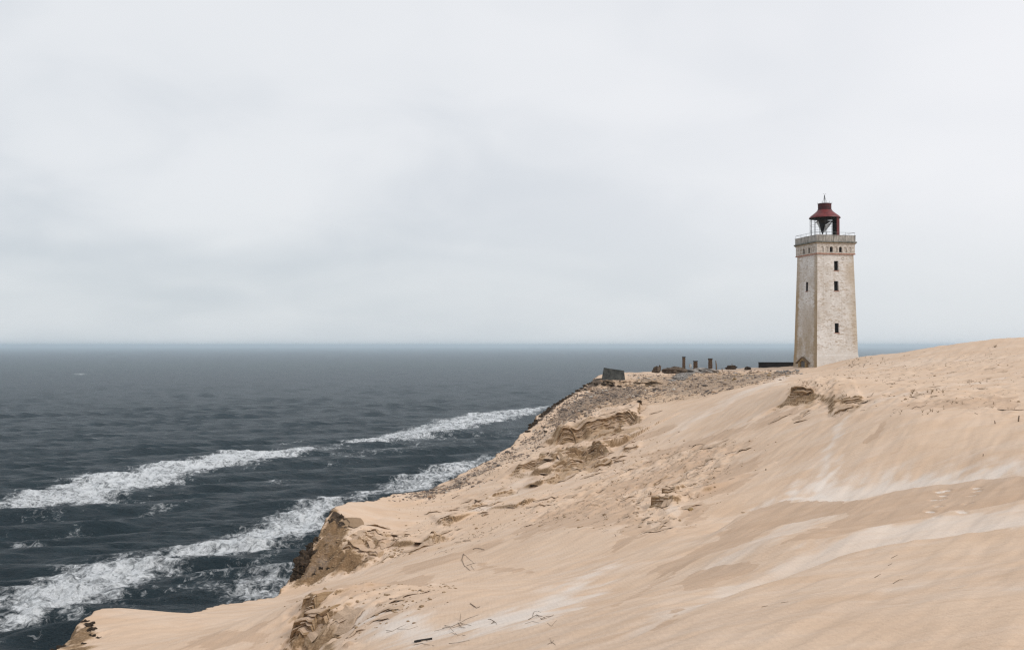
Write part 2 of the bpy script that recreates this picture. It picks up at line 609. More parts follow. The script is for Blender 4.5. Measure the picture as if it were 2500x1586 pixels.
# ledges where crusted sand has broken away: top line in pixels, drop in metres, reach of the rise behind, high side (+1 = left of the line)
SCARPS = [
    ([(1332, 1072), (1345, 1064), (1400, 1052), (1450, 1044), (1500, 1030), (1530, 1034), (1560, 1042), (1582, 1040)], 1.5, 7.0),
    ([(1345, 1085), (1365, 1076), (1410, 1072)], 0.7, 3.0),
    ([(1452, 1066), (1490, 1060), (1525, 1052)], 0.9, 4.0),
    ([(1352, 1135), (1362, 1122), (1400, 1113), (1445, 1108), (1480, 1126), (1500, 1130)], 1.5, 6.0),
    ([(1342, 1162), (1360, 1146), (1400, 1136), (1432, 1126)], 1.2, 5.0),
    ([(1318, 1196), (1335, 1178), (1370, 1160)], 0.8, 4.0),
    ([(1440, 1135), (1470, 1140), (1500, 1132)], 0.7, 3.0),
    ([(1926, 950), (1940, 965), (1965, 978), (1992, 976)], 0.95, 6.0),
    ([(2012, 974), (2040, 980), (2075, 986), (2115, 992)], 0.75, 5.0),
    ([(2020, 990), (2060, 998), (2105, 1002)], 0.5, 3.0),
    ([(1590, 1205), (1604, 1222), (1625, 1240), (1650, 1260)], 0.8, 3.0),
    ([(1615, 1198), (1632, 1210), (1660, 1218)], 0.65, 2.5),
    ([(850, 1302), (890, 1308), (945, 1318)], 0.5, 2.5),
    ([(965, 1316), (990, 1322)], 0.4, 2.0),
    ([(1250, 1146), (1275, 1158), (1310, 1158), (1345, 1144)], 0.7, 3.0),
    ([(1066, 1292), (1062, 1312), (1058, 1326), (1046, 1342)], 0.9, 3.0),
    ([(1070, 1274), (1095, 1270), (1120, 1282)], 0.7, 2.5),
    ([(1400, 990), (1440, 1000), (1500, 990), (1560, 985)], 0.35, 2.0),
    ([(1170, 1226), (1215, 1212), (1265, 1198)], 0.6, 2.5),
    ([(1140, 1240), (1175, 1244)], 0.45, 2.0),
    ([(1262, 1240), (1275, 1232), (1290, 1236)], 0.6, 2.0),
    ([(1440, 930), (1470, 933), (1520, 940), (1580, 946), (1640, 956)], 0.75, 3.0),
    ([(1515, 1096), (1535, 1100), (1565, 1104)], 0.55, 2.0),
    ([(740, 1478), (765, 1486), (790, 1512)], 0.5, 1.5),
    ([(730, 1505), (760, 1520), (800, 1540), (828, 1556)], 0.55, 1.5),
    ([(715, 1535), (745, 1550), (790, 1565)], 0.45, 1.5),
    ([(1430, 1240), (1460, 1246), (1475, 1238)], 0.4, 1.5),
    ([(1560, 1180), (1600, 1176), (1640, 1168)], 0.3, 1.5),
]
SC_W = []
for pts, h, L in SCARPS:
    mp = [sum(q[0] for q in pts) / len(pts), sum(q[1] for q in pts) / len(pts)]
    dep_ = first_hit(mp[0], mp[1], tps)[1]
    g = []
    for a_, b_ in pts:
        yy_ = dep_ - (b_ - mp[1]) * dep_ / FPX * 1.6
        g.append(((a_ - CX) / FPX * yy_, yy_))
    SC_W.append((g, h, L))

ROUGH = [   # broken, crusted, twig-strewn ground
    ([(1560, 1120), (1700, 1080), (1830, 1080), (1790, 1140), (1750, 1180), (1700, 1240), (1650, 1290), (1560, 1300), (1480, 1260), (1330, 1270), (1250, 1290), (1300, 1230), (1450, 1170)], 0.8),
    ([(1330, 1080), (1450, 1040), (1560, 1050), (1480, 1100), (1480, 1160), (1380, 1170), (1310, 1140)], 1.0),
    ([(1920, 940), (1990, 920), (2080, 950), (2120, 985), (2060, 1010), (1960, 1000)], 0.9),
    ([(2060, 960), (2200, 940), (2350, 950), (2500, 930), (2500, 1020), (2400, 1020), (2280, 990), (2130, 1000)], 0.45),
    ([(2060, 880), (2250, 870), (2450, 845), (2500, 900), (2300, 910), (2100, 920)], 0.35),
    ([(850, 1290), (960, 1300), (1010, 1350), (940, 1370), (840, 1400), (720, 1430), (740, 1380)], 0.9),
    ([(815, 1245), (855, 1275), (850, 1330), (930, 1368), (840, 1402), (720, 1432), (700, 1436), (740, 1372), (780, 1312)], 2.4),
    ([(1040, 1280), (1120, 1260), (1120, 1300), (1060, 1350)], 0.6),
    ([(640, 1586), (700, 1520), (745, 1465), (790, 1500), (860, 1560), (860, 1586)], 1.5),
    ([(200, 1510), (240, 1515), (260, 1560), (200, 1586), (120, 1586)], 0.8),
    ([(750, 1455), (900, 1450), (1080, 1410), (1000, 1470), (860, 1500)], 0.5),
    ([(1300, 1040), (1450, 930), (1650, 920), (1900, 905), (1900, 930), (1700, 965), (1560, 1000), (1400, 1040)], 0.55),
    ([(930, 1215), (1240, 1100), (1260, 1150), (1060, 1230)], 0.4),
]
ROUGH_W = [(gxy(p), a) for p, a in ROUGH]

FOOT = []
for fx, fy in [(2311, 1200), (2303, 1211), (2299, 1222), (2292, 1242), (2300, 1257), (2283, 1268), (2272, 1252), (2385, 1193), (2387, 1201), (2374, 1214), (2364, 1234), (2349, 1254), (2280, 1223), (2294, 1204)]:
    FOOT.append(gxy([(fx, fy)])[0])


def cliff_d(x, y):
    d, fr, sg = seg_dist(x, y, E_XY)
    s = d * sg
    near = np.exp(-np.abs(s) / 12)
    return s + near * (0.35 * fbm(x * 0.55, y * 0.55, 4, 21) + 0.12 * fbm(x * 2.1, y * 2.1, 2, 25))


def height(x, y, want=False):
    """ground height; with want also cliff distance, roughness, bare faces and the sideways push that makes lips overhang"""
    x = np.asarray(x, float)
    y = np.asarray(y, float)
    z = tps(x, y)
    cd = cliff_d(x, y)
    # wind axis
    wu, wv = 0.6 * x + 0.8 * y, -0.8 * x + 0.6 * y
    z = z + 0.15 * fbm(x / 9, y / 9, 3, 1) + 0.05 * fbm(wu / 5, wv / 0.9, 3, 4)
    for p, up_, dn_, wd_, xa_, xb_ in LIPS:
        m = (x > -10) & (x < 60) & (y > 8) & (y < 75)
        if m.any():
            d, fr, sg = seg_dist(x[m], y[m], p)
            # the lines run from right to left, so their far side is the right-hand (negative) one
            sf = -d * sg
            sf = sf + 0.25 * fbm(x[m] / 3, y[m] / 3, 2, 15)
            tp = sstep(xa_, xb_, x[m]) * sstep(29, 24, x[m])
            z[m] += tp * np.where(sf < 0, up_ * np.exp(sf / (wd_ * 0.8)), (up_ + dn_) * np.exp(-(sf / (wd_ * .22)) ** 2) - dn_ * np.exp(-(sf / wd_) ** 2))
    rough = np.zeros(x.shape)
    for p, a in ROUGH_W:
        xs = [q[0] for q in p]
        ys = [q[1] for q in p]
        m = (x > min(xs) - 4) & (x < max(xs) + 4) & (y > min(ys) - 4) & (y < max(ys) + 4)
        if m.any():
            sd = poly_sd(x[m], y[m], p) + 0.9 * fbm(x[m] / 2.2, y[m] / 2.2, 3, 31)
            rough[m] = np.maximum(rough[m], a * sstep(-0.6, 1.4, sd))
    damp = np.zeros(x.shape)
    face = np.zeros(x.shape)
    ox = np.zeros(x.shape)
    oy = np.zeros(x.shape)
    for i, (p, h, L) in enumerate(SC_W):
        xs = [q[0] for q in p]
        ys = [q[1] for q in p]
        pad = L * 2.2
        m = (x > min(xs) - pad) & (x < max(xs) + pad) & (y > min(ys) - pad) & (y < max(ys) + pad)
        if not m.any():
            continue
        xx, yy = x[m], y[m]
        d, fr, sg, nx, ny = seg_dist(xx, yy, p, True)
        # the high side is the one away from the camera
        a, b = p[0], p[-1]
        mx, my = (a[0] + b[0]) / 2, (a[1] + b[1]) / 2
        cr = (b[0] - a[0]) * (0 - a[1]) - (b[1] - a[1]) * (0 - a[0])
        sg = sg * (-1 if cr >= 0 else 1)
        s = d * sg
        s = s + 0.35 * fbm(xx / 1.3, yy / 1.3, 4, 40 + i)
        tot = math.hypot(b[0] - a[0], b[1] - a[1])
        tap = sstep(0.0, 0.18, fr) * sstep(1.0, 0.82, fr)
        tap = tap * (0.85 + 0.5 * fbm(xx / 1.7, yy / 1.7, 2, 80 + i))
        tap = np.clip(tap, 0, 1.3)
        # two or three beds, each a small step
        st = 0.45 * sstep(-0.10, 0.10, s) + 0.30 * sstep(-0.42, -0.26, s) + 0.25 * sstep(-0.85, -0.62, s)
        rise = st * np.exp(-np.maximum(s, 0) / L)
        z[m] += h * tap * (rise - 0.40 * np.exp(-np.abs(s) / (L * 0.5)))
        damp[m] = np.maximum(damp[m], tap * np.clip(h * 1.1, 0, 1) * np.exp(-((s + 0.40) / 0.55) ** 2))
        face[m] = np.maximum(face[m], np.clip(tap * h, 0, 1) * sstep(1.2, 0.2, s) * sstep(-2.2, -0.9, s))
        push = 0.35 * h * tap * (-0.34 * np.exp(-((s - 0.10) / 0.16) ** 2) + 0.30 * np.exp(-((s + 0.18) / 0.13) ** 2) - 0.16 * np.exp(-((s + 0.34) / 0.10) ** 2) + 0.14 * np.exp(-((s + 0.56) / 0.10) ** 2))
        ox[m] += push * nx * sg
        oy[m] += push * ny * sg
    rg = fbm(wu / 1.6, wv / 0.8, 4, 51)
    z = z + rough * (0.20 * rg + 0.13 * (0.5 - np.abs(fbm(x / 0.9, y / 0.9, 3, 57))))
    for fx, fy in FOOT:
        m = (np.abs(x - fx) < 0.6) & (np.abs(y - fy) < 0.6)
        if m.any():
            r2 = ((x[m] - fx) / 0.16) ** 2 + ((y[m] - fy) / 0.24) ** 2
            z[m] += -0.06 * np.exp(-r2 ** 2) + 0.012 * np.exp(-(np.sqrt(r2) - 1.4) ** 2 / 0.15)
    # harder and softer beds stand out as thin ledges on the bare faces
    zb = z + 0.10 * fbm(x / 3.0, y / 3.0, 2, 66) + 0.10 * x * 0.3
    kq = zb / 0.24
    fr_ = kq - np.floor(kq)
    z = z + face * 0.8 * 0.24 * (sstep(0.30, 0.70, fr_) - fr_)
    # cliff to the beach
    c = np.maximum(cd, 0)
    drop = 0.9 * sstep(0, 0.5, cd) + 5.5 * sstep(0.05, 1.5, cd) * np.exp(-((y - 68) / 9) ** 2) + 0.86 * c + 0.9 * sstep(2, 14, c) * fbm(x / 6, y / 6, 4, 61)
    z = np.where(cd > 0, z - drop, z)
    beach = np.maximum(2.2 - 0.06 * np.maximum(c - 66, 0), -7.0)
    z = np.where(c > 20, np.maximum(z, beach), z)
    if want:
        return z, cd, rough, damp, ox, oy
    return z


def grid_faces(nr, nc):
    i = np.arange(nr - 1)[:, None] * nc + np.arange(nc - 1)[None]
    return np.stack([i, i + 1, i + nc + 1, i + nc], -1).reshape(-1, 4)


PALE = [   # dry wind-blown drifts and a painted haze of blowing sand: outline, strength, softness in metres
    ([(2560, 1110), (2560, 1190), (2300, 1205), (2100, 1240), (2000, 1250), (1880, 1260), (1800, 1290), (1830, 1220), (1930, 1180), (2000, 1130), (2120, 1150), (2300, 1140)], 0.80, 3.0),
    ([(1900, 1240), (1880, 1215), (1970, 1180), (2015, 1130), (2050, 1170), (2120, 1200), (2060, 1235)], 1.15, 2.0),  # bowl drift and airborne sand plume, its haze painted on the ground
    ([(1995, 1160), (2005, 1110), (2030, 1060), (2060, 1020), (2085, 1000), (2075, 1025), (2050, 1065), (2035, 1120), (2040, 1165)], 0.75, 1.0),
    ([(2560, 1225), (2300, 1265), (2200, 1280), (2060, 1310), (1950, 1340), (1850, 1380), (1700, 1440), (1540, 1530), (1480, 1600), (1560, 1560), (1700, 1490), (1900, 1420), (2050, 1365), (2250, 1330), (2560, 1285)], 0.62, 1.0),
    ([(2080, 1245), (1960, 1255), (1880, 1290), (1780, 1350), (1700, 1400), (1760, 1400), (1900, 1340), (1980, 1300)], 0.55, 0.8),
    ([(860, 1575), (1000, 1580), (1150, 1562), (1350, 1520), (1480, 1450), (1520, 1360), (1430, 1400), (1330, 1450), (1250, 1480), (1150, 1510), (1000, 1500), (900, 1470), (800, 1470), (820, 1500)], 0.85, 2.0),
    ([(1120, 1550), (1330, 1510), (1420, 1450), (1340, 1465), (1250, 1495), (1150, 1520)], 1.1, 1.2),
    ([(1880, 925), (1965, 905), (1930, 935), (1830, 970), (1700, 1040), (1600, 1080), (1560, 1090), (1700, 1010), (1800, 960)], 0.50, 2.5),
    ([(1870, 935), (1950, 908), (1900, 935), (1780, 985), (1760, 985)], 0.6, 1.0),
    ([(2080, 1000), (2110, 985), (2200, 960), (2500, 905), (2500, 920), (2250, 965), (2120, 1000), (2090, 1010)], 0.5, 1.6),
    ([(2100, 890), (2300, 870), (2500, 860), (2500, 875), (2300, 890), (2120, 905)], 0.35, 2.0),
    ([(2560, 1430), (2560, 1442), (2150, 1462), (2000, 1485), (1850, 1490), (2100, 1446), (2300, 1412)], 0.40, 0.8),
    ([(1860, 990), (2010, 985), (1960, 1010), (1830, 1040), (1640, 1120), (1600, 1120), (1750, 1050)], 0.35, 2.0),
    ([(1240, 1180), (1340, 1150), (1330, 1190), (1260, 1220), (1150, 1270), (1080, 1290), (1150, 1230)], 0.42, 2.0),
    ([(700, 1440), (950, 1370), (1050, 1340), (1000, 1390), (850, 1420), (700, 1460), (560, 1500)], 0.30, 2.0),
    ([(1590, 1230), (1650, 1230), (1680, 1250), (1640, 1262)], 0.5, 0.6),
    ([(705, 1530), (735, 1515), (775, 1545), (740, 1570)], 0.6, 0.4),
]
TAN = [   # damp smooth crust showing between the drifts
    ([(2560, 1166), (2560, 1216), (2330, 1255), (2200, 1280), (2060, 1315), (1960, 1330), (1900, 1340), (1980, 1300), (2080, 1255), (2000, 1262), (1900, 1285), (1800, 1340), (1640, 1405), (1500, 1480), (1600, 1390), (1740, 1320), (1830, 1262), (1900, 1237), (2100, 1228), (2250, 1196), (2400, 1178)], 0.48, 0.35),
    ([(2105, 1085), (2155, 1035), (2168, 1036), (2150, 1065), (2115, 1090)], 0.46, 0.15),
    ([(1635, 1432), (1680, 1405), (1740, 1385), (1840, 1362), (1865, 1370), (1780, 1405), (1680, 1435)], 0.44, 0.2),
    ([(1790, 1430), (1860, 1395), (1870, 1405), (1810, 1435)], 0.36, 0.3),
    ([(1620, 1500), (1660, 1480), (1680, 1495), (1610, 1540), (1560, 1560)], 0.34, 0.3),
    ([(1730, 1130), (1830, 1120), (1880, 1090), (1830, 1180), (1760, 1210), (1690, 1280), (1640, 1270), (1700, 1200)], 0.36, 0.8),
    ([(1490, 1350), (1500, 1310), (1560, 1300), (1540, 1325)], 0.4, 0.4),
    ([(1490, 1340), (1525, 1305), (1530, 1310), (1500, 1345)], 0.5, 0.2),
    ([(1150, 1370), (1290, 1385), (1310, 1400), (1180, 1400)], 0.34, 0.5),
    ([(1700, 1600), (1900, 1500), (2200, 1440), (2560, 1400), (2560, 1470), (2200, 1510), (1900, 1600)], 0.16, 1.2),
    ([(700, 1460), (900, 1430), (1080, 1400), (1060, 1430), (900, 1460), (740, 1480)], 0.40, 0.5),
    ([(1500, 1170), (1700, 1100), (1850, 1050), (1880, 1060), (1750, 1150), (1600, 1200)], 0.22, 1.0),
    ([(2150, 925), (2350, 905), (2500, 880), (2500, 900), (2300, 925)], 0.22, 1.0),
    ([(1000, 1600), (1100, 1570), (1300, 1530), (1500, 1480), (1480, 1600)], 0.16, 0.8),
    ([(430, 1560), (640, 1510), (720, 1500), (640, 1586), (400, 1586)], 0.32, 0.8),
    ([(1560, 1110), (1700, 1070), (1840, 1030), (1850, 1045), (1700, 1100), (1570, 1140)], 0.30, 0.8),
    ([(1450, 1190), (1600, 1150), (1750, 1090), (1760, 1110), (1620, 1180), (1470, 1230)], 0.34, 0.8),
    ([(1300, 1260), (1420, 1220), (1560, 1210), (1580, 1250), (1450, 1290), (1320, 1300)], 0.36, 0.8),
    ([(1500, 1260), (1560, 1250), (1600, 1280), (1560, 1310), (1510, 1300)], 0.42, 0.4),
    ([(1240, 1300), (1330, 1270), (1350, 1290), (1260, 1330)], 0.32, 0.6),
    ([(960, 1390), (1100, 1350), (1240, 1310), (1250, 1320), (1110, 1370), (980, 1410)], 0.30, 0.8),
    ([(1820, 1030), (1960, 985), (1990, 990), (1900, 1030), (1820, 1060)], 0.30, 0.8),
    ([(1420, 1080), (1560, 1060), (1660, 1030), (1660, 1045), (1560, 1080), (1440, 1100)], 0.30, 0.8),
    ([(2180, 985), (2350, 970), (2500, 960), (2500, 1000), (2350, 1000), (2200, 1005)], 0.28, 0.8),
]
BARE = [   # bare faces of the headland, the hummock, the corner ledge and the scarps
    ([(818, 1240), (850, 1264), (858, 1290), (840, 1325), (880, 1342), (938, 1366), (885, 1388), (800, 1410), (735, 1432), (695, 1442), (735, 1372), (777, 1312)], 0.95, 0.5),
    ([(757, 1470), (790, 1510), (835, 1558), (815, 1600), (720, 1600), (705, 1545), (735, 1505)], 0.85, 0.3),
    ([(201, 1510), (232, 1522), (240, 1556), (200, 1586), (110, 1600), (165, 1560)], 0.9, 0.4),
    ([(1340, 1072), (1400, 1052), (1500, 1030), (1580, 1042), (1540, 1065), (1490, 1075), (1420, 1082), (1350, 1092)], 0.62, 0.4),
    ([(1350, 1140), (1362, 1118), (1440, 1108), (1490, 1130), (1450, 1150), (1400, 1160), (1345, 1185)], 0.66, 0.4),
    ([(1925, 948), (1950, 958), (1995, 980), (1970, 992), (1930, 985)], 0.6, 0.4),
    ([(2010, 975), (2060, 980), (2110, 990), (2080, 1008), (2020, 1002)], 0.5, 0.4),
    ([(1450, 932), (1540, 922), (1720, 908), (1935, 903), (1965, 910), (1860, 938), (1720, 972), (1570, 995), (1450, 1010), (1380, 1030)], 0.50, 2.5),
    ([(1300, 1060), (1380, 1000), (1450, 940), (1560, 940), (1600, 960), (1480, 1010), (1380, 1050)], 0.50, 2.0),
]
GRIT = [   # gravel and soil
    ([(1310, 1040), (1370, 990), (1440, 940), (1560, 940), (1600, 955), (1560, 985), (1480, 1000), (1420, 1035), (1360, 1055), (1320, 1075)], 0.70, 2.2),
    ([(1560, 925), (1700, 915), (1930, 905), (1960, 912), (1850, 935), (1700, 965), (1600, 975)], 0.56, 2.0),
    ([(1525, 908), (1610, 912), (1640, 930), (1560, 935), (1520, 930)], 0.45, 1.0),
    ([(1090, 1180), (1210, 1118), (1290, 1060), (1310, 1080), (1240, 1130), (1160, 1180), (1020, 1225), (960, 1225)], 0.5, 1.0),
    ([(700, 1440), (760, 1350), (800, 1290), (830, 1300), (820, 1360), (760, 1420)], 0.55, 0.8),
]
DARK = [
    ([(1290, 1050), (1330, 1005), (1400, 955), (1450, 925), (1520, 940), (1440, 945), (1390, 975), (1330, 1030)], 0.7, 0.7),
    ([(730, 1400), (745, 1340), (775, 1310), (785, 1325), (760, 1360)], 0.85, 0.5),
    ([(815, 1250), (845, 1256), (858, 1288), (830, 1290), (805, 1285)], 0.75, 0.5),
    ([(205, 1512), (230, 1525), (230, 1550), (214, 1548)], 0.8, 0.2),  # hollow in the corner ledge, its shade painted into the ground
    ([(120, 1586), (165, 1566), (180, 1575), (150, 1600)], 0.6, 0.3),
    ([(870, 1345), (940, 1366), (900, 1372)], 0.45, 0.4),
]


def build_ground():
    az = np.concatenate([np.linspace(-62, -30, 25)[:-1], np.linspace(-30, 30, 680), np.linspace(30, 62, 25)[1:]])
    az = np.radians(az)
    r = np.concatenate([np.geomspace(1.5, 10, 30)[:-1], np.geomspace(10, 33, 230)[:-1], np.geomspace(33, 40, 110)[:-1], np.geomspace(40, 60, 190)[:-1], np.geomspace(60, 114, 720)[:-1], np.geomspace(114, 140, 90)[:-1], np.geomspace(140, 260, 50)[:-1], np.geomspace(260, 900, 30)])
    A, RR = np.meshgrid(az, r)
    X = RR * np.tan(A)
    Y = RR + 0 * A
    shape = X.shape
    x, y = X.ravel(), Y.ravel()
    Z = np.empty_like(x)
    rough = np.empty_like(x)
    damp = np.empty_like(x)
    cd = np.empty_like(x)
    OX = np.empty_like(x)
    OY = np.empty_like(x)
    CH = 200000
    for i in range(0, len(x), CH):
        sl = slice(i, i + CH)
        Z[sl], cd[sl], rough[sl], damp[sl], OX[sl], OY[sl] = height(x[sl], y[sl], True)
    V = np.stack([x + OX, y + OY, Z], 1)
    pale = np.zeros_like(x)
    tan = np.zeros_like(x)
    grit = np.zeros_like(x)
    dark = np.zeros_like(x)
    bare = np.zeros_like(x)
    for arr, lst in ((pale, PALE), (tan, TAN), (bare, BARE), (grit, GRIT), (dark, DARK)):
        for k, (p, a, soft) in enumerate(lst):
            g = gxy(p)
            xs = [q[0] for q in g]
            ys = [q[1] for q in g]
            m = (x > min(xs) - 4) & (x < max(xs) + 4) & (y > min(ys) - 4) & (y < max(ys) + 4)
            if not m.any():
                continue
            xx, yy = x[m], y[m]
            wu, wv = 0.6 * xx + 0.8 * yy, -0.8 * xx + 0.6 * yy
            sd = poly_sd(xx, yy, g) + (0.25 + soft * 0.5) * fbm(wu / 2.4, wv / 0.8, 4, 100 + k)
            arr[m] = np.maximum(arr[m], a * sstep(-soft * 0.5, soft, sd))
    for fx, fy in FOOT:
        m = (np.abs(x - fx) < 0.6) & (np.abs(y - fy) < 0.6)
        r2 = ((x[m] - fx) / 0.16) ** 2 + ((y[m] - fy) / 0.24) ** 2
        pale[m] = np.maximum(pale[m], 1.1 * np.exp(-r2 ** 2))
        tan[m] *= 1 - np.exp(-r2 ** 2)
    # steep ground shows the damp older sand
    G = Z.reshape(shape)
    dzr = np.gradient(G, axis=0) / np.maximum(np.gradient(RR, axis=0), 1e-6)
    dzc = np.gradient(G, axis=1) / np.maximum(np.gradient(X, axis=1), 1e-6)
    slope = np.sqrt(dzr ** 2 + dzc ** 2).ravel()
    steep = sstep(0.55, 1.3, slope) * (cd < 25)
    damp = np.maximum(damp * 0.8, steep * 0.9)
    damp = np.maximum(damp, rough * (0.10 + 0.35 * np.clip(fbm(x / 1.2, y / 1.2, 4, 71), 0, 1)))
    damp = np.maximum(damp, 0.85 * sstep(0, 0.8, cd))
    wu, wv = 0.6 * x + 0.8 * y, -0.8 * x + 0.6 * y
    tan = np.maximum(tan, np.minimum(rough, 1) * np.clip(0.14 + 0.42 * fbm(wu / 3.0, wv / 1.3, 4, 73), 0, 0.5))
    pale = pale * (1 - sstep(0.2, 0.7, damp))
    damp = np.maximum(damp, bare)
    rimn = fbm(x / 2.5, y / 2.5, 3, 77)
    dark = np.maximum(dark, 0.65 * np.exp(-((cd - 0.1) / 0.35) ** 2) * sstep(0.0, 0.5, rimn) * (y > 60))
    F = grid_faces(*shape)
    o = mesh_np('ground', V, F, M['sand'], 'structure')
    att = o.data.color_attributes.new('sand', 'FLOAT_COLOR', 'POINT')
    att.data.foreach_set('color', np.stack([pale, damp, grit, dark], 1).astype(np.float32).ravel())
    a2 = o.data.attributes.new('crust', 'FLOAT', 'POINT')
    a2.data.foreach_set('value', np.clip(tan, 0, 0.5).astype(np.float32))
    return o


ground = build_ground()
o = ground
o['label'] = 'pale wind-blown sand dune ending in an eroded cliff edge'


def hit(px, py):
    return Vector(first_hit(px, py, height))


def gz(x, y):
    return float(height(np.array([x]), np.array([y]))[0])


# ------------------------------------------------------------------ sea
FOAM = [
    ([(0, 1230), (38, 1218), (115, 1195), (172, 1180), (215, 1157), (288, 1157), (345, 1146), (422, 1130), (487, 1119), (575, 1103), (652, 1100), (765, 1090),
      (760, 1107), (690, 1119), (613, 1134), (529, 1146), (479, 1153), (452, 1172), (391, 1192), (314, 1205), (268, 1232), (172, 1226), (96, 1234), (0, 1255)], 1.0),
    ([(810, 1086), (870, 1076), (930, 1064), (990, 1050), (1070, 1030), (1130, 1014), (1200, 1006), (1345, 992), (1330, 1004), (1290, 1016), (1200, 1035), (1120, 1052), (1040, 1072), (950, 1078), (880, 1084)], 0.9),
    ([(0, 1464), (77, 1437), (134, 1414), (160, 1386), (211, 1380), (326, 1360), (403, 1353), (498, 1322), (575, 1303), (652, 1282), (690, 1249), (760, 1230), (840, 1222),
      (800, 1300), (740, 1322), (652, 1345), (556, 1364), (460, 1380), (395, 1401), (333, 1441), (268, 1468), (192, 1491), (96, 1516), (0, 1537)], 1.0),
    ([(900, 1215), (960, 1180), (1010, 1160), (1060, 1140), (1130, 1125), (1215, 1112), (1210, 1125), (1120, 1170), (1030, 1205)], 0.85),
    ([(537, 1437), (580, 1418), (629, 1406), (690, 1383), (740, 1372), (720, 1450), (640, 1470), (564, 1475)], 0.8),
    ([(676, 1083), (728, 1077), (730, 1080), (690, 1086)], 0.8),
    ([(672, 1178), (715, 1180), (712, 1186), (680, 1188)], 0.6),
    ([(341, 1255), (400, 1240), (445, 1226), (450, 1229), (400, 1246), (345, 1260)], 0.55),
    ([(176, 1272), (260, 1266), (341, 1262), (341, 1266), (250, 1273), (180, 1278)], 0.5),
    ([(0, 1275), (70, 1262), (120, 1252), (122, 1257), (60, 1272), (0, 1284)], 0.55),
    ([(140, 1303), (215, 1300), (225, 1308), (160, 1312)], 0.55),
    ([(85, 1318), (140, 1308), (135, 1320), (95, 1322)], 0.5),
    ([(640, 1281), (760, 1258), (765, 1262), (650, 1287)], 0.8),
    ([(50, 1334), (85, 1332), (85, 1338), (52, 1340)], 0.5),
    ([(1050, 1026), (1110, 1022), (1110, 1028), (1060, 1032)], 0.8),
    ([(180, 912), (210, 911), (210, 914), (182, 915)], 0.6),
    ([(760, 1096), (820, 1086), (900, 1072), (905, 1078), (830, 1094), (770, 1104)], 0.5),
    ([(820, 1112), (950, 1094), (1060, 1070), (1130, 1056), (1130, 1062), (960, 1104), (830, 1120)], 0.45),
    ([(860, 1122), (1000, 1108), (1005, 1112), (870, 1128)], 0.4),
    ([(600, 1300), (700, 1262), (800, 1228), (830, 1226), (812, 1260), (700, 1310)], 0.95),
    ([(-900, 1425), (-500, 1340), (-200, 1275), (5, 1228), (25, 1224), (25, 1250), (0, 1256), (-200, 1305), (-480, 1375), (-880, 1465)], 0.9),
    ([(-700, 1730), (-300, 1570), (5, 1462), (30, 1455), (30, 1528), (-300, 1650), (-700, 1830)], 1.0),
    ([(815, 1232), (870, 1212), (940, 1186), (985, 1170), (960, 1205), (880, 1228)], 0.9),
    ([(0, 1545), (120, 1520), (230, 1500), (260, 1500), (140, 1540), (0, 1575)], 0.45),
    ([(420, 1420), (560, 1380), (700, 1340), (705, 1346), (560, 1392), (430, 1428)], 0.42),
    ([(610, 1400), (700, 1372), (730, 1372), (700, 1384), (620, 1408)], 0.6),
]
CHURN = [
    ([(0, 1540), (200, 1495), (330, 1445), (420, 1400), (560, 1365), (740, 1325), (700, 1400), (560, 1440), (400, 1480), (250, 1500), (120, 1586), (0, 1586)], 0.72),
    ([(0, 1250), (270, 1232), (480, 1155), (610, 1136), (760, 1110), (900, 1085), (1100, 1050), (1110, 1060), (900, 1100), (760, 1130), (640, 1150), (450, 1210), (250, 1260), (0, 1300)], 0.62),
    ([(620, 1300), (700, 1230), (950, 1170), (1200, 1105), (1200, 1125), (950, 1215), (760, 1320)], 0.6),
    ([(0, 1290), (250, 1270), (300, 1310), (0, 1350)], 0.58),
    ([(760, 1095), (1000, 1060), (1300, 1005), (1280, 1060), (1000, 1120), (760, 1150)], 0.62),
    ([(0, 1200), (200, 1160), (400, 1125), (600, 1095), (600, 1105), (400, 1140), (200, 1185), (0, 1235)], 0.66),
    ([(120, 1400), (200, 1370), (400, 1340), (640, 1280), (640, 1300), (400, 1360), (180, 1410)], 0.70),
    ([(640, 1170), (780, 1165), (800, 1200), (660, 1200)], 0.5),
]


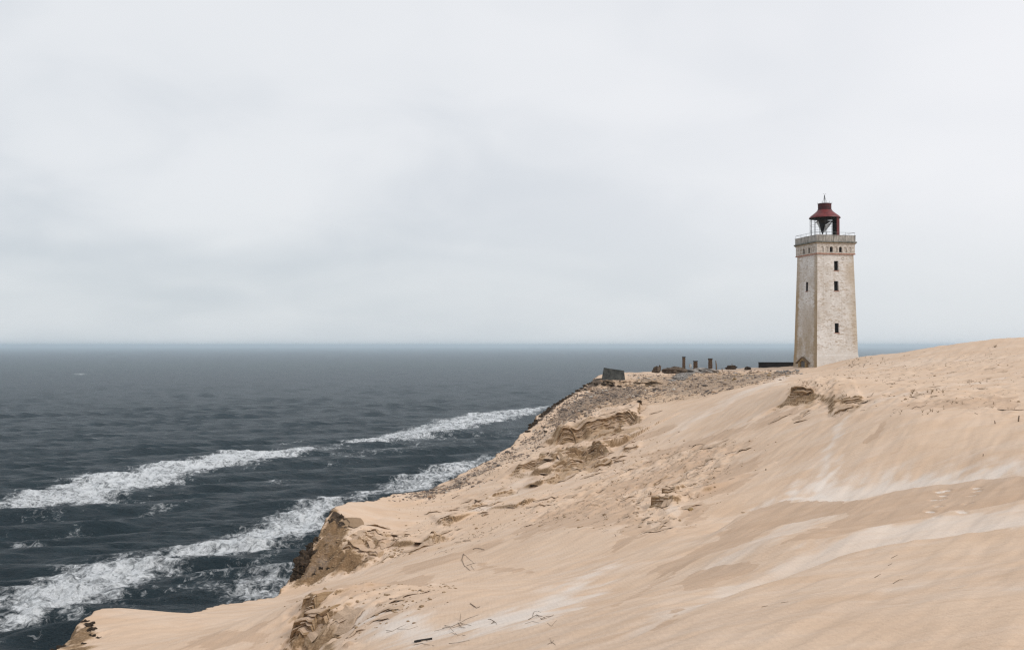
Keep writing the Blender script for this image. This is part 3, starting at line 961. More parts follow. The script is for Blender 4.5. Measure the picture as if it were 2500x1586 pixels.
def build_sea():
    az = np.concatenate([np.linspace(-58, -31, 30)[:-1], np.linspace(-31, 12, 620), np.linspace(12, 31, 120)[1:], np.linspace(31, 58, 30)[1:]])
    az = np.radians(az)
    dep = np.concatenate([np.linspace(0.9, 0.34, 20)[:-1], np.linspace(0.34, 0.012, 480)[:-1], np.geomspace(0.012, CAMZ / 30000, 50)])
    r = CAMZ / dep
    A, RR = np.meshgrid(az, r)
    x, y = (RR * np.tan(A)).ravel(), RR.ravel() + 0 * A.ravel()
    z = np.zeros_like(x)
    g = np.random.default_rng(3)
    rdist = np.sqrt(x * x + y * y)
    for k in range(30):
        lam = 3.5 * 1.13 ** (k * 0.72)
        th = R(-74 + 46 * (g.random() - 0.5))           # waves run in from the west
        kx, ky = math.cos(th), math.sin(th)
        ph = 2 * math.pi * ((x * kx + y * ky) / lam + g.random())
        wob = 1.4 * fbm(x / (lam * 5), y / (lam * 5), 2, 200 + k)
        amp = 0.0230 * lam ** 0.90 * np.exp(-rdist / (lam * 130))
        s = np.sin(ph + wob)
        z += amp * (s + 0.25 * np.cos(2 * (ph + wob)))
    foam = np.zeros_like(x)
    churn = np.zeros_like(x)
    for arr, lst in ((foam, FOAM), (churn, CHURN)):
        for k, (p, a) in enumerate(lst):
            gg = [sea_at(*q) for q in p]
            xs = [q[0] for q in gg]
            ys = [q[1] for q in gg]
            m = (x > min(xs) - 25) & (x < max(xs) + 25) & (y > min(ys) - 40) & (y < max(ys) + 40)
            if not m.any():
                continue
            xx, yy = x[m], y[m]
            sd = poly_sd(xx, yy, gg) + 3.5 * fbm(xx / 10, yy / 14, 4, 300 + k)
            arr[m] = np.maximum(arr[m], a * sstep(-10.0, 9.0, sd))
    z += 0.75 * foam * (1 + fbm(x / 5, y / 8, 3, 333))
    o = mesh_np('sea', np.stack([x, y, z], 1), grid_faces(*A.shape), M['sea'], 'structure')
    att = o.data.color_attributes.new('foam', 'FLOAT_COLOR', 'POINT')
    att.data.foreach_set('color', np.stack([foam, churn, 0 * foam, 1 + 0 * foam], 1).astype(np.float32).ravel())
    o['label'] = 'grey open sea with white surf rolling in below the cliff'
    return o


sea = build_sea()
# ------------------------------------------------------------------ object materials
def wall_material():
    m, n, b = new_mat('limewashed_brick')
    t = n.new('ShaderNodeTexCoord').outputs['Object']
    s = n.new('ShaderNodeSeparateXYZ')
    n.link(t, s.inputs[0])
    x, y, z = s.outputs
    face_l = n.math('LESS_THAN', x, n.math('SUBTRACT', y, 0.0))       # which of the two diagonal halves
    # horizontal coordinate that runs round the tower
    h = n.math('ADD', n.math('MULTIPLY', x, 1.0), n.math('MULTIPLY', y, 1.37))
    cb = n.new('ShaderNodeCombineXYZ')
    n.link(h, cb.inputs[0])
    n.link(z, cb.inputs[1])
    br = n.new('ShaderNodeTexBrick')
    n.link(cb.outputs[0], br.inputs['Vector'])
    br.inputs['Scale'].default_value = 1.0
    br.inputs['Brick Width'].default_value = 0.25
    br.inputs['Row Height'].default_value = 0.085
    br.inputs['Mortar Size'].default_value = 0.012
    br.inputs['Mortar Smooth'].default_value = 0.4
    br.inputs['Color1'].default_value = (0.2, 0.2, 0.2, 1)
    br.inputs['Color2'].default_value = (0.9, 0.9, 0.9, 1)
    br.inputs['Mortar'].default_value = (0.5, 0.5, 0.5, 1)
    big = n.noise(n.map(t, (1, 1, 0.7)), 0.55, 6, 0.62)
    med = n.noise(n.map(t, (0.7, 0.7, 2.2)), 1.6, 6, 0.75)
    fin = n.noise(n.map(t, (0.8, 0.8, 2.6)), 3.2, 4, 0.7)
    lime = n.mix(n.ramp(big, 0.3, 0.7), (0.62, 0.585, 0.545), (0.80, 0.78, 0.755))
    worn = n.math('ADD', n.math('MULTIPLY', med, 0.6), n.math('MULTIPLY', fin, 0.4))
    col = n.mix(n.ramp(worn, 0.46, 0.62, 0, 0.8), lime, (0.46, 0.37, 0.28))
    col = n.mix(n.ramp(fin, 0.55, 0.70, 0, 0.75), col, (0.25, 0.19, 0.135))
    # bare yellow brick along the corners, widest on the seaward face
    ay = n.math('ABSOLUTE', n.math('ADD', y, 0.0))
    half = n.math('SUBTRACT', 3.16, n.math('MULTIPLY', z, 0.0272))
    edge_l = n.ramp(n.math('ADD', n.math('SUBTRACT', ay, half), n.math('MULTIPLY', n.math('SUBTRACT', med, 0.5), 1.3)), -1.15, -0.55)
    edge_l = n.math('MULTIPLY', n.math('MULTIPLY', edge_l, face_l), n.ramp(z, 15.0, 8.0, 0.55, 1.0))
    edge_r = n.ramp(n.math('ADD', n.math('SUBTRACT', x, half), n.math('MULTIPLY', n.math('SUBTRACT', big, 0.5), 5.0)), -1.6, 0.1)
    edge_r = n.math('MULTIPLY', n.math('MULTIPLY', edge_r, n.math('SUBTRACT', 1.0, face_l)), n.ramp(z, 1.5, 4.5, 0.0, 0.8))
    col = n.mix(n.math('MULTIPLY', edge_l, 0.92), col, n.mix(med, (0.38, 0.265, 0.135), (0.29, 0.195, 0.095)))
    col = n.mix(n.math('MULTIPLY', edge_r, 0.75), col, n.mix(med, (0.47, 0.37, 0.245), (0.36, 0.27, 0.17)))
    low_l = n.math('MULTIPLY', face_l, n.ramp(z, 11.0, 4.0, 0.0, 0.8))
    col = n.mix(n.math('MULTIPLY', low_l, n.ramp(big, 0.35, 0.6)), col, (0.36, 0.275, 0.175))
    col = n.mix(n.math('MULTIPLY', n.ramp(br.outputs['Fac'], 0, 1), 0.22), col, (0.30, 0.26, 0.22))
    huge = n.noise(t, 0.26, 3, 0.5)
    col = n.mix(n.ramp(huge, 0.46, 0.66, 0, 0.45), col, (0.43, 0.36, 0.285))
    run = n.noise(n.map(t, (2.6, 2.6, 0.10)), 1.5, 5, 0.65)
    col = n.mix(n.ramp(run, 0.55, 0.75, 0, 0.5), col, (0.33, 0.275, 0.22))
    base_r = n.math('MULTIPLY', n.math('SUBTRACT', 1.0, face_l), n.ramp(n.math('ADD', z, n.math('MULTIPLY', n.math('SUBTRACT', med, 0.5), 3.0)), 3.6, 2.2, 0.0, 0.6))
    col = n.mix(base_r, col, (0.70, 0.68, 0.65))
    bv = n.new('ShaderNodeSeparateColor')
    n.link(br.outputs['Color'], bv.inputs[0])
    col = n.mix(0.30, col, n.mix(bv.outputs[0], (0.25, 0.25, 0.25), (0.75, 0.75, 0.75)), 'OVERLAY')
    n.link(col, b.inputs['Base Color'])
    b.inputs['Roughness'].default_value = 0.92
    b.inputs['Specular IOR Level'].default_value = 0.2
    nb = n.bump(worn, 0.06, 0.8)
    nb = n.bump(br.outputs['Fac'], -0.012, 0.8, nb)
    n.link(nb, b.inputs['Normal'])
    return m


M['wall'] = wall_material()
M['frieze'] = simple_mat('flaking_plaster', (0.36, 0.31, 0.255), (0.60, 0.555, 0.505), 3.2, 0.9, 0.03)
M['red_brick'] = simple_mat('red_brick', (0.27, 0.115, 0.075), (0.42, 0.26, 0.20), 4.0, 0.9, 0.03)
M['concrete'] = simple_mat('stained_concrete', (0.16, 0.15, 0.135), (0.47, 0.44, 0.40), 2.4, 0.9, 0.02, stretch=(1.6, 1.6, 0.35))
M['slab'] = simple_mat('mossy_slab', (0.075, 0.085, 0.07), (0.19, 0.18, 0.155), 2.5, 0.85, 0.02)
M['void'] = simple_mat('unlit_interior', (0.010, 0.010, 0.011), (0.018, 0.017, 0.017), 2.0, 0.6, 0.0, spec=0.05)  # near-black sheet painted for the unlit inside of the openings
M['red'] = simple_mat('red_lantern_paint', (0.085, 0.009, 0.011), (0.180, 0.024, 0.024), 2.2, 0.48, 0.006, spec=0.4)
M['red_dark'] = simple_mat('dull_red_paint', (0.075, 0.008, 0.010), (0.135, 0.014, 0.016), 2.2, 0.6, 0.006)
M['cap_red'] = simple_mat('near_black_red_paint', (0.028, 0.006, 0.007), (0.075, 0.011, 0.012), 2.2, 0.6, 0.006)  # much darker red tone for the vent drum
M['black_metal'] = simple_mat('black_iron', (0.010, 0.010, 0.011), (0.028, 0.024, 0.022), 4.0, 0.55, 0.005)
M['rail'] = simple_mat('galvanised_rail', (0.10, 0.10, 0.105), (0.20, 0.20, 0.205), 5.0, 0.55, 0.0)
M['mirror'] = simple_mat('tarnished_mirror_back', (0.008, 0.008, 0.009), (0.016, 0.015, 0.015), 3.0, 0.4, 0.0)
M['glass'] = simple_mat('frosted_panel', (0.62, 0.62, 0.60), (0.74, 0.74, 0.72), 2.0, 0.35, 0.0)
M['timber'] = simple_mat('weathered_timber', (0.085, 0.055, 0.034), (0.22, 0.155, 0.09), 3.0, 0.9, 0.02, stretch=(6, 6, 0.6))
M['door_wood'] = simple_mat('grey_door_boards', (0.085, 0.082, 0.080), (0.15, 0.145, 0.14), 3.0, 0.9, 0.01, stretch=(8, 8, 0.5))
M['yellow_brick'] = simple_mat('yellow_brick', (0.22, 0.14, 0.065), (0.36, 0.25, 0.12), 4.0, 0.9, 0.02)
M['tar'] = simple_mat('black_tarred_wall', (0.008, 0.008, 0.009), (0.022, 0.020, 0.020), 2.0, 0.8, 0.02)
M['dark_concrete'] = simple_mat('lichen_dark_concrete', (0.020, 0.023, 0.022), (0.080, 0.082, 0.076), 1.7, 0.9, 0.06)
M['ruin'] = simple_mat('crumbling_mortar', (0.060, 0.042, 0.030), (0.17, 0.13, 0.095), 2.0, 0.95, 0.12)
M['grey_rubble'] = simple_mat('grey_rubble', (0.20, 0.185, 0.17), (0.42, 0.39, 0.36), 2.5, 0.95, 0.08)
M['brown_brick'] = simple_mat('brown_brick_pillar', (0.055, 0.032, 0.020), (0.155, 0.095, 0.055), 5.0, 0.9, 0.04)
M['clod'] = simple_mat('dark_peaty_soil', (0.026, 0.018, 0.012), (0.095, 0.064, 0.040), 3.0, 0.95, 0.10)
M['crust'] = simple_mat('crusted_sand', (0.25, 0.165, 0.092), (0.40, 0.285, 0.18), 3.0, 0.95, 0.06)
M['wood'] = simple_mat('grey_driftwood', (0.11, 0.076, 0.052), (0.22, 0.165, 0.115), 6.0, 0.9, 0.006)
M['straw'] = simple_mat('dead_grass', (0.22, 0.155, 0.095), (0.34, 0.25, 0.16), 6.0, 0.9, 0.0)


def stone_mat():
    m, n, b = new_mat('stones')
    oi = n.new('ShaderNodeNewGeometry')
    r_ = oi.outputs['Random Per Island']
    c = n.mix(r_, (0.070, 0.056, 0.049), (0.26, 0.20, 0.155))
    r2 = n.math('FRACT', n.math('MULTIPLY', r_, 17.31))
    c = n.mix(n.ramp(r2, 0.70, 0.85, 0, 0.8), c, (0.34, 0.22, 0.135))
    c = n.mix(n.ramp(r2, 0.93, 0.96, 0, 0.9), c, (0.50, 0.45, 0.39))
    n.link(c, b.inputs['Base Color'])
    b.inputs['Roughness'].default_value = 0.9
    return m


M['stones'] = stone_mat()

# ------------------------------------------------------------------ lighthouse
TX, TY, TZ, TA = 43.67, 138.70, CAMZ - 3.33, R(13.0)
lh = empty('lighthouse', (TX, TY, TZ), TA)
tag(lh, 'tall square tapering limewashed brick lighthouse with red lantern roof on the dune', 'lighthouse')
ZTOP, HS0, HS1 = 15.83, 3.16, 2.73


def hs(z):
    return HS0 + (HS1 - HS0) * z / ZTOP


FACES = {'R': ((1, 0), (0, 1)), 'L': ((0, -1), (1, 0)), 'B': ((-1, 0), (0, -1)), 'S': ((0, 1), (-1, 0))}   # along, inward


def fpt(face, s, z, inset, hsf):
    (ax, ay), (ix, iy) = FACES[face]
    k = -hsf(z) + inset
    return (ax * s + ix * k, ay * s + iy * k, z)


def face_pix(face, px, py):
    """photo pixel -> (s, z) on a tower face"""
    r = ray(px, py)
    c, s = math.cos(TA), math.sin(TA)
    o = np.array([-TX, -TY])
    ol = np.array([c * o[0] + s * o[1], -s * o[0] + c * o[1]])
    dl = np.array([c * r[0] + s * r[1], -s * r[0] + c * r[1]])
    zz = 8.0
    for _ in range(4):
        h_ = hs(zz)
        t = (-h_ - ol[1]) / dl[1] if face == 'R' else (-h_ - ol[0]) / dl[0]
        zz = CAMZ + r[2] * t - TZ
    p = ol + dl * t
    return (p[0], zz) if face == 'R' else (-p[1], zz)


def holes_from(face, boxes):
    out = []
    for x0, x1, y0, y1 in boxes:
        a, b = face_pix(face, x0, y1), face_pix(face, x1, y0)
        out.append((min(a[0], b[0]), max(a[0], b[0]), a[1], b[1]))
    return out


HOLES = {'R': holes_from('R', [(2036.8, 2047, 637, 660), (2036.8, 2047.2, 686, 709.5), (2038.5, 2048.5, 788.8, 812)]),
         'L': holes_from('L', [(1967.3, 1973, 688, 711)]), 'B': [], 'S': []}


def wall_face(mb, face, z0, z1, hsf, holes, deep=0.34):
    zs = sorted({z0, z1} | {q for h in holes for q in h[2:4]})
    ss = sorted({q for h in holes for q in h[0:2]})
    lines = [('e', -1)] + [('s', q) for q in ss] + [('e', 1)]

    def S(l, z):
        return l[1] * hsf(z) if l[0] == 'e' else l[1]
    for a, b in zip(zs[:-1], zs[1:]):
        for l0, l1 in zip(lines[:-1], lines[1:]):
            mid_z = (a + b) / 2
            mid_s = (S(l0, mid_z) + S(l1, mid_z)) / 2
            if any(h[0] < mid_s < h[1] and h[2] < mid_z < h[3] for h in holes):
                continue
            mb.quad(fpt(face, S(l0, a), a, 0, hsf), fpt(face, S(l1, a), a, 0, hsf), fpt(face, S(l1, b), b, 0, hsf), fpt(face, S(l0, b), b, 0, hsf))
    for s0, s1, a, b in holes:
        for (sa, za), (sb, zb) in (((s0, a), (s0, b)), ((s0, b), (s1, b)), ((s1, b), (s1, a)), ((s1, a), (s0, a))):
            mb.quad(fpt(face, sa, za, 0, hsf), fpt(face, sb, zb, 0, hsf), fpt(face, sb, zb, deep, hsf), fpt(face, sa, za, deep, hsf))


mb = MB()
for f in FACES:
    wall_face(mb, f, 2.02, ZTOP, hs, HOLES[f], 0.34 if f == 'R' else 0.13)
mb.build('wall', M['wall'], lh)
# plinth, a little wider than the shaft, with a weathered top edge
mb = MB()
hp = lambda z: hs(z) + (0.07 if z < 1.98 else 0.002)
prof = [(-2.5, hs(-2.5) + 0.035), (1.90, hs(1.90) + 0.035), (2.07, hs(2.07) + 0.004)]
for (za, ha), (zb, hb) in zip(prof[:-1], prof[1:]):
    for k in range(4):
        c0, c1 = [(-1, -1), (1, -1), (1, 1), (-1, 1)][k], [(1, -1), (1, 1), (-1, 1), (-1, -1)][k]
        mb.quad((c0[0] * ha, c0[1] * ha, za), (c1[0] * ha, c1[1] * ha, za), (c1[0] * hb, c1[1] * hb, zb), (c0[0] * hb, c0[1] * hb, zb))
mb.build('plinth', M['wall'], lh)

for f in ('R', 'L'):
    dd = 0.0 if f == 'R' else -0.20
    for (s0, s1, a, b) in HOLES[f]:
        mb = MB()
        mb.quad(fpt(f, s0 - .02, a - .02, 0.31 + dd, hs), fpt(f, s1 + .02, a - .02, 0.31 + dd, hs), fpt(f, s1 + .02, b + .02, 0.31 + dd, hs), fpt(f, s0 - .02, b + .02, 0.31 + dd, hs))
        win = mb.build('window', M['void'], lh)
        win['label'] = 'tall narrow dark window opening'
        mb = MB()
        for sa, sb, za, zb in ((s0, s0 + .05, a, b), (s1 - .05, s1, a, b), (s0 + .05, s1 - .05, a, a + .06), (s0 + .05, s1 - .05, b - .06, b)):
            P = [fpt(f, sa, za, .25 + dd, hs), fpt(f, sb, za, .25 + dd, hs), fpt(f, sb, zb, .25 + dd, hs), fpt(f, sa, zb, .25 + dd, hs)]
            Q = [fpt(f, sa, za, .30 + dd, hs), fpt(f, sb, za, .30 + dd, hs), fpt(f, sb, zb, .30 + dd, hs), fpt(f, sa, zb, .30 + dd, hs)]
            mb.add(P + Q, [(0, 1, 2, 3), (4, 7, 6, 5), (0, 4, 5, 1), (1, 5, 6, 2), (2, 6, 7, 3), (3, 7, 4, 0)])
        mb.build('frame', M['black_metal'], win)
        mb = MB()
        P = [fpt(f, s0 - .06, a - .09, -.06, hs), fpt(f, s1 + .06, a - .09, -.06, hs), fpt(f, s1 + .06, a - .003, -.06, hs), fpt(f, s0 - .06, a - .003, -.06, hs)]
        Q = [fpt(f, s0 - .06, a - .09, .2, hs), fpt(f, s1 + .06, a - .09, .2, hs), fpt(f, s1 + .06, a + .012, .2, hs), fpt(f, s0 - .06, a + .012, .2, hs)]
        mb.add(P + Q, [(0, 1, 2, 3), (4, 7, 6, 5), (0, 4, 5, 1), (1, 5, 6, 2), (2, 6, 7, 3), (3, 7, 4, 0)])
        mb.build('sill', M['red_brick'], win)

# bricked-up round light on the seaward face and above the top window
for f, px, py, rad in (('L', 1971, 653, 0.30), ('R', 2058, 631, 0.26)):
    s, z = face_pix(f, px, py)
    mb = MB()
    for r0, r1, d0 in ((rad * .72, rad, -.035),):
        n_ = 20
        for k in range(n_):
            a0, a1 = 2 * math.pi * k / n_, 2 * math.pi * (k + 1) / n_
            pts = [(r0, a0), (r0, a1), (r1, a1), (r1, a0)]
            top = [fpt(f, s + q * math.cos(t) * .8, z + q * math.sin(t), d0, hs) for q, t in pts]
            bot = [fpt(f, s + q * math.cos(t) * .8, z + q * math.sin(t), .05, hs) for q, t in pts]
            mb.add(top + bot, [(0, 1, 2, 3), (0, 4, 5, 1), (2, 6, 7, 3)])
    mb.build('bricked_round_window', M['frieze'], lh)

# frieze with a row of small arches on every face
HF = 2.87
hf = lambda z: HF
FZ0, FZ1 = ZTOP + 0.10, 17.16
frz, bays = MB(), []
pitch = 0.70
AW, AZ0, AZS = 0.25, 16.06, 16.60
for f in FACES:
    n_arc = 10
    cent = [(k - 3) * pitch for k in range(7)]
    edges = [-HF] + [c - pitch / 2 for c in cent] + [cent[-1] + pitch / 2, HF]
    for a, b in ((edges[0], edges[1]), (edges[-2], edges[-1])):
        frz.quad(fpt(f, a, FZ0, 0, hf), fpt(f, b, FZ0, 0, hf), fpt(f, b, FZ1, 0, hf), fpt(f, a, FZ1, 0, hf))
    for k, c in enumerate(cent):
        l, r_ = c - pitch / 2, c + pitch / 2
        openw = k in (2, 4)
        aw = AW if openw else AW * 0.92
        deep = (0.30 if f == 'R' else 0.16) if openw else 0.11
        frz.quad(fpt(f, l, FZ0, 0, hf), fpt(f, r_, FZ0, 0, hf), fpt(f, r_, AZ0, 0, hf), fpt(f, l, AZ0, 0, hf))
        frz.quad(fpt(f, l, AZ0, 0, hf), fpt(f, c - aw, AZ0, 0, hf), fpt(f, c - aw, AZS, 0, hf), fpt(f, l, AZS, 0, hf))
        frz.quad(fpt(f, c + aw, AZ0, 0, hf), fpt(f, r_, AZ0, 0, hf), fpt(f, r_, AZS, 0, hf), fpt(f, c + aw, AZS, 0, hf))
        arc = [(c - aw * math.cos(math.pi * i / n_arc), AZS + aw * math.sin(math.pi * i / n_arc)) for i in range(n_arc + 1)]
        frz.quad(fpt(f, l, AZS, 0, hf), fpt(f, c - aw, AZS, 0, hf), fpt(f, c - aw, FZ1, 0, hf), fpt(f, l, FZ1, 0, hf))
        frz.quad(fpt(f, c + aw, AZS, 0, hf), fpt(f, r_, AZS, 0, hf), fpt(f, r_, FZ1, 0, hf), fpt(f, c + aw, FZ1, 0, hf))
        for (sa, za), (sb, zb) in zip(arc[:-1], arc[1:]):
            frz.quad(fpt(f, sa, za, 0, hf), fpt(f, sb, zb, 0, hf), fpt(f, sb, FZ1, 0, hf), fpt(f, sa, FZ1, 0, hf))
        outline = [(c - aw, AZ0)] + arc + [(c + aw, AZ0)]
        for (sa, za), (sb, zb) in zip(outline, outline[1:] + outline[:1]):
            frz.quad(fpt(f, sa, za, 0, hf), fpt(f, sb, zb, 0, hf), fpt(f, sb, zb, deep, hf), fpt(f, sa, za, deep, hf))
        bays.append((f, [fpt(f, sa, za, deep - .01, hf) for sa, za in outline], openw))
frz.build('frieze', M['frieze'], lh)
for f, pts, openw in bays:
    mb = MB()
    mb.add(pts, [tuple(range(len(pts)))])
    mb.build('arched_window' if openw else 'blind_arch', M['void'] if openw else M['frieze'], lh)


def ring_box(name, h_out, z0, z1, mat, h_in=0.0, bevel=0.0):
    m_ = MB()
    if h_in:
        for x0, x1, y0, y1 in ((-h_out, h_out, -h_out, -h_in), (-h_out, h_out, h_in, h_out), (-h_out, -h_in, -h_in, h_in), (h_in, h_out, -h_in, h_in)):
            m_.box(x0, x1, y0, y1, z0, z1)
    else:
        m_.box(-h_out, h_out, -h_out, h_out, z0, z1)
    return m_.build(name, mat, lh, bevel=bevel)


ring_box('string_course', HF + .05, ZTOP - .06, ZTOP + .10, M['red_brick'])
ring_box('cornice', 2.93, FZ1, FZ1 + .11, M['frieze'])
ring_box('cornice_moulding', 3.00, FZ1 + .11, FZ1 + .20, M['yellow_brick'])
ring_box('gallery_slab', 3.08, FZ1 + .20, FZ1 + .38, M['slab'])
GZ = FZ1 + .38
# parapet: concrete panels between small piers, with a coping
HPAR = 2.94
for f in FACES:
    (ax, ay), (ix, iy) = FACES[f]
    hpf = lambda z: HPAR
    n_p = 7
    L0, L1 = -HPAR + (.0 if f in 'RB' else .16), HPAR - (.0 if f in 'RB' else .16)
    for k in range(n_p):
        a = L0 + (L1 - L0) * k / n_p + .004
        b = L0 + (L1 - L0) * (k + 1) / n_p - .004
        mb = MB()
        P = [fpt(f, a, GZ, 0, hpf), fpt(f, b, GZ, 0, hpf), fpt(f, b, GZ + .80, 0, hpf), fpt(f, a, GZ + .80, 0, hpf)]
        Q = [fpt(f, a, GZ, .15, hpf), fpt(f, b, GZ, .15, hpf), fpt(f, b, GZ + .80, .15, hpf), fpt(f, a, GZ + .80, .15, hpf)]
        mb.add(P + Q, [(0, 1, 2, 3), (4, 7, 6, 5), (0, 4, 5, 1), (1, 5, 6, 2), (2, 6, 7, 3), (3, 7, 4, 0)])
        mb.build('parapet_panel', M['concrete'], lh)
ring_box('coping', HPAR + .035, GZ + .80, GZ + .87, M['concrete'], HPAR - .19)
# gallery railing
HR = HPAR - .07
mb = MB()
zr = GZ + 1.26
for k in range(4):
    c0, c1 = [(-1, -1), (1, -1), (1, 1), (-1, 1)][k], [(1, -1), (1, 1), (-1, 1), (-1, -1)][k]
    mb.tube([(c0[0] * HR, c0[1] * HR, zr), (c1[0] * HR, c1[1] * HR, zr)], .020, 6)
rail = mb.build('railing', M['rail'], lh, smooth=True)
for k in range(4):
    c0, c1 = [(-1, -1), (1, -1), (1, 1), (-1, 1)][k], [(1, -1), (1, 1), (-1, 1), (-1, -1)][k]
    for j in range(4):
        t = j / 4
        x_, y_ = (c0[0] * (1 - t) + c1[0] * t) * HR, (c0[1] * (1 - t) + c1[1] * t) * HR
        mb = MB()
        mb.tube([(x_, y_, GZ + .85), (x_, y_, zr)], .017, 6)
        mb.build('rail_post', M['rail'], rail, smooth=True)

# lantern
va = math.atan2(TX, TY)
TH0 = -va - TA                      # local angle of the direction that points right in the picture
LR = 1.97
mb = MB()
mb.lathe([(LR, GZ), (LR, 21.12), (LR - .05, 21.12), (LR - .05, GZ)], 18, TH0 + R(-36), TH0 + R(58))
lw = mb.build('lantern_wall', M['red_dark'], lh, smooth=False)
mb = MB()
mb.lathe([(LR - .056, GZ), (LR - .056, 21.10), (LR - .075, 21.10), (LR - .075, GZ)], 18, TH0 + R(-35), TH0 + R(57.5))
mb.build('wall_lining', M['tar'], lw)
for deg in (82, 106, 130, 154, 178, 202, 226, 250, 274, 298):
    a = TH0 + R(deg)
    mb = MB()
    mb.tube([(LR * math.cos(a), LR * math.sin(a), GZ), (LR * math.cos(a), LR * math.sin(a), 21.12)], .026, 6)
    mb.build('lantern_post', M['black_metal'], lh, smooth=True)
for zz in (18.55, 19.3, 20.05, 20.75):
    mb = MB()
    arc = [TH0 + R(58) + (R(324 - 58)) * k / 40 for k in range(41)]
    mb.tube([(LR * math.cos(a), LR * math.sin(a), zz) for a in arc], .013, 5)
    mb.build('lantern_ring', M['black_metal'], lh, smooth=True)
mb = MB()
mb.lathe([(2.13, 21.06), (2.10, 21.16), (1.92, 21.36), (1.50, 21.68), (1.15, 21.98), (.93, 22.24)], 48)
roof = mb.build('roof', M['red'], lh, smooth=True)
mb = MB()
mb.lathe([(2.13, 21.055), (2.08, 21.02), (1.9, 21.20), (0.9, 21.9), (0.02, 22.0)], 48)
mb.build('roof_underside', M['tar'], roof, smooth=True)
mb = MB()
mb.lathe([(.97, 22.20), (.97, 22.27), (.91, 22.30), (.91, 23.02), (.95, 23.04), (.95, 23.10), (.6, 23.16), (.02, 23.2)], 40)
mb.build('vent_drum', M['cap_red'], roof, smooth=False)
mb = MB()
for k in range(4):
    a = TH0 + R(20 + 90 * k)
    pr = [(.36, 23.14), (.27, 23.4), (.14, 23.75), (.06, 24.05), (.04, 24.25)]
    mb.tube([(q * math.cos(a), q * math.sin(a), z_) for q, z_ in pr], .018, 5)
mb.tube([(0, 0, 23.2), (0, 0, 24.3)], .022, 6)
mb.lathe([(.02, 24.05), (.055, 24.1), (.055, 24.25), (.02, 24.3)], 10)
for sgn in (-1, 1):
    a = TH0
    mb.tube([(0, 0, 24.28), (sgn * .10 * math.cos(a), sgn * .10 * math.sin(a), 24.48), (sgn * .17 * math.cos(a), sgn * .17 * math.sin(a), 24.52), (sgn * .19 * math.cos(a), sgn * .19 * math.sin(a), 24.46)], .016, 5)
mb.build('finial', M['black_metal'], roof, smooth=True)
for k in range(6):
    a = TH0 + R(10 + 60 * k)
    mb = MB()
    mb.tube([(.93 * math.cos(a), .93 * math.sin(a), 23.08), (1.02 * math.cos(a), 1.02 * math.sin(a), 23.34)], .014, 5)
    mb.build('roof_spike', M['black_metal'], roof, smooth=True)


def vpt(r_, d_, z_):                 # right, away, up in the direction the lantern is seen from
    return (r_ * math.cos(TH0) - d_ * math.sin(TH0), r_ * math.sin(TH0) + d_ * math.cos(TH0), z_)


def sheet(name, pts, off, mat, parent):
    m_ = MB()
    n_ = len(pts)
    P = [vpt(*p) for p in pts]
    Q = [vpt(p[0], p[1] + off, p[2]) for p in pts]
    m_.add(P + Q, [tuple(range(n_)), tuple(range(2 * n_ - 1, n_ - 1, -1))] + [(i, n_ + i, n_ + (i + 1) % n_, (i + 1) % n_) for i in range(n_)])
    return m_.build(name, mat, parent)


prism = sheet('mirror_prism', [(-.88, -.25, 20.88), (1.02, .35, 20.72), (.06, .25, 20.18), (-.20, .05, 18.95), (-.34, 0, 18.72)], .06, M['mirror'], lh)
prism['label'] = 'dark inverted triangular mirror hanging inside the open lantern'
sheet('prism_panel', [(-1.16, .10, 20.62), (-1.02, .0, 20.80), (-.86, -.15, 20.80), (-.42, .05, 19.05), (-.60, .25, 19.5)], .04, M['glass'], prism)
sheet('prism_panel', [(.03, .34, 20.12), (.95, .50, 20.62), (.80, .65, 20.25), (.10, .45, 19.35), (-.16, .20, 19.05)], .04, M['glass'], prism)
sheet('prism_bracket', [(-1.25, .08, 20.50), (-.86, -.2, 20.78), (-.86, -.2, 20.70), (-1.2, .08, 20.42)], .04, M['black_metal'], prism)
sheet('prism_bracket', [(.70, .30, 20.60), (1.04, .36, 20.74), (1.04, .36, 20.52), (.92, .36, 20.48)], .05, M['black_metal'], prism)

# gabled doorway on the seaward face
def L_(px, py):
    return face_pix('L', px, py)


hpl = lambda z: hs(z) + 0.035
sc_, za_ = L_(1963.8, 870.5)
sl_, ze_ = L_(1949.2, 883)
sr_, _ = L_(1978.3, 883)
dl_, dz0 = L_(1953.5, 903)
dr_, _ = L_(1973.5, 903)
hw = (dr_ - dl_) / 2
cx_ = (dl_ + dr_) / 2
dz0 = -0.6


def lbox(m_, s0, s1, z0, z1, d0, d1):
    P = [fpt('L', s0, z0, d0, hpl), fpt('L', s1, z0, d0, hpl), fpt('L', s1, z1, d0, hpl), fpt('L', s0, z1, d0, hpl)]
    Q = [fpt('L', s0, z0, d1, hpl), fpt('L', s1, z0, d1, hpl), fpt('L', s1, z1, d1, hpl), fpt('L', s0, z1, d1, hpl)]
    m_.add(P + Q, [(0, 1, 2, 3), (4, 7, 6, 5), (0, 4, 5, 1), (1, 5, 6, 2), (2, 6, 7, 3), (3, 7, 4, 0)])


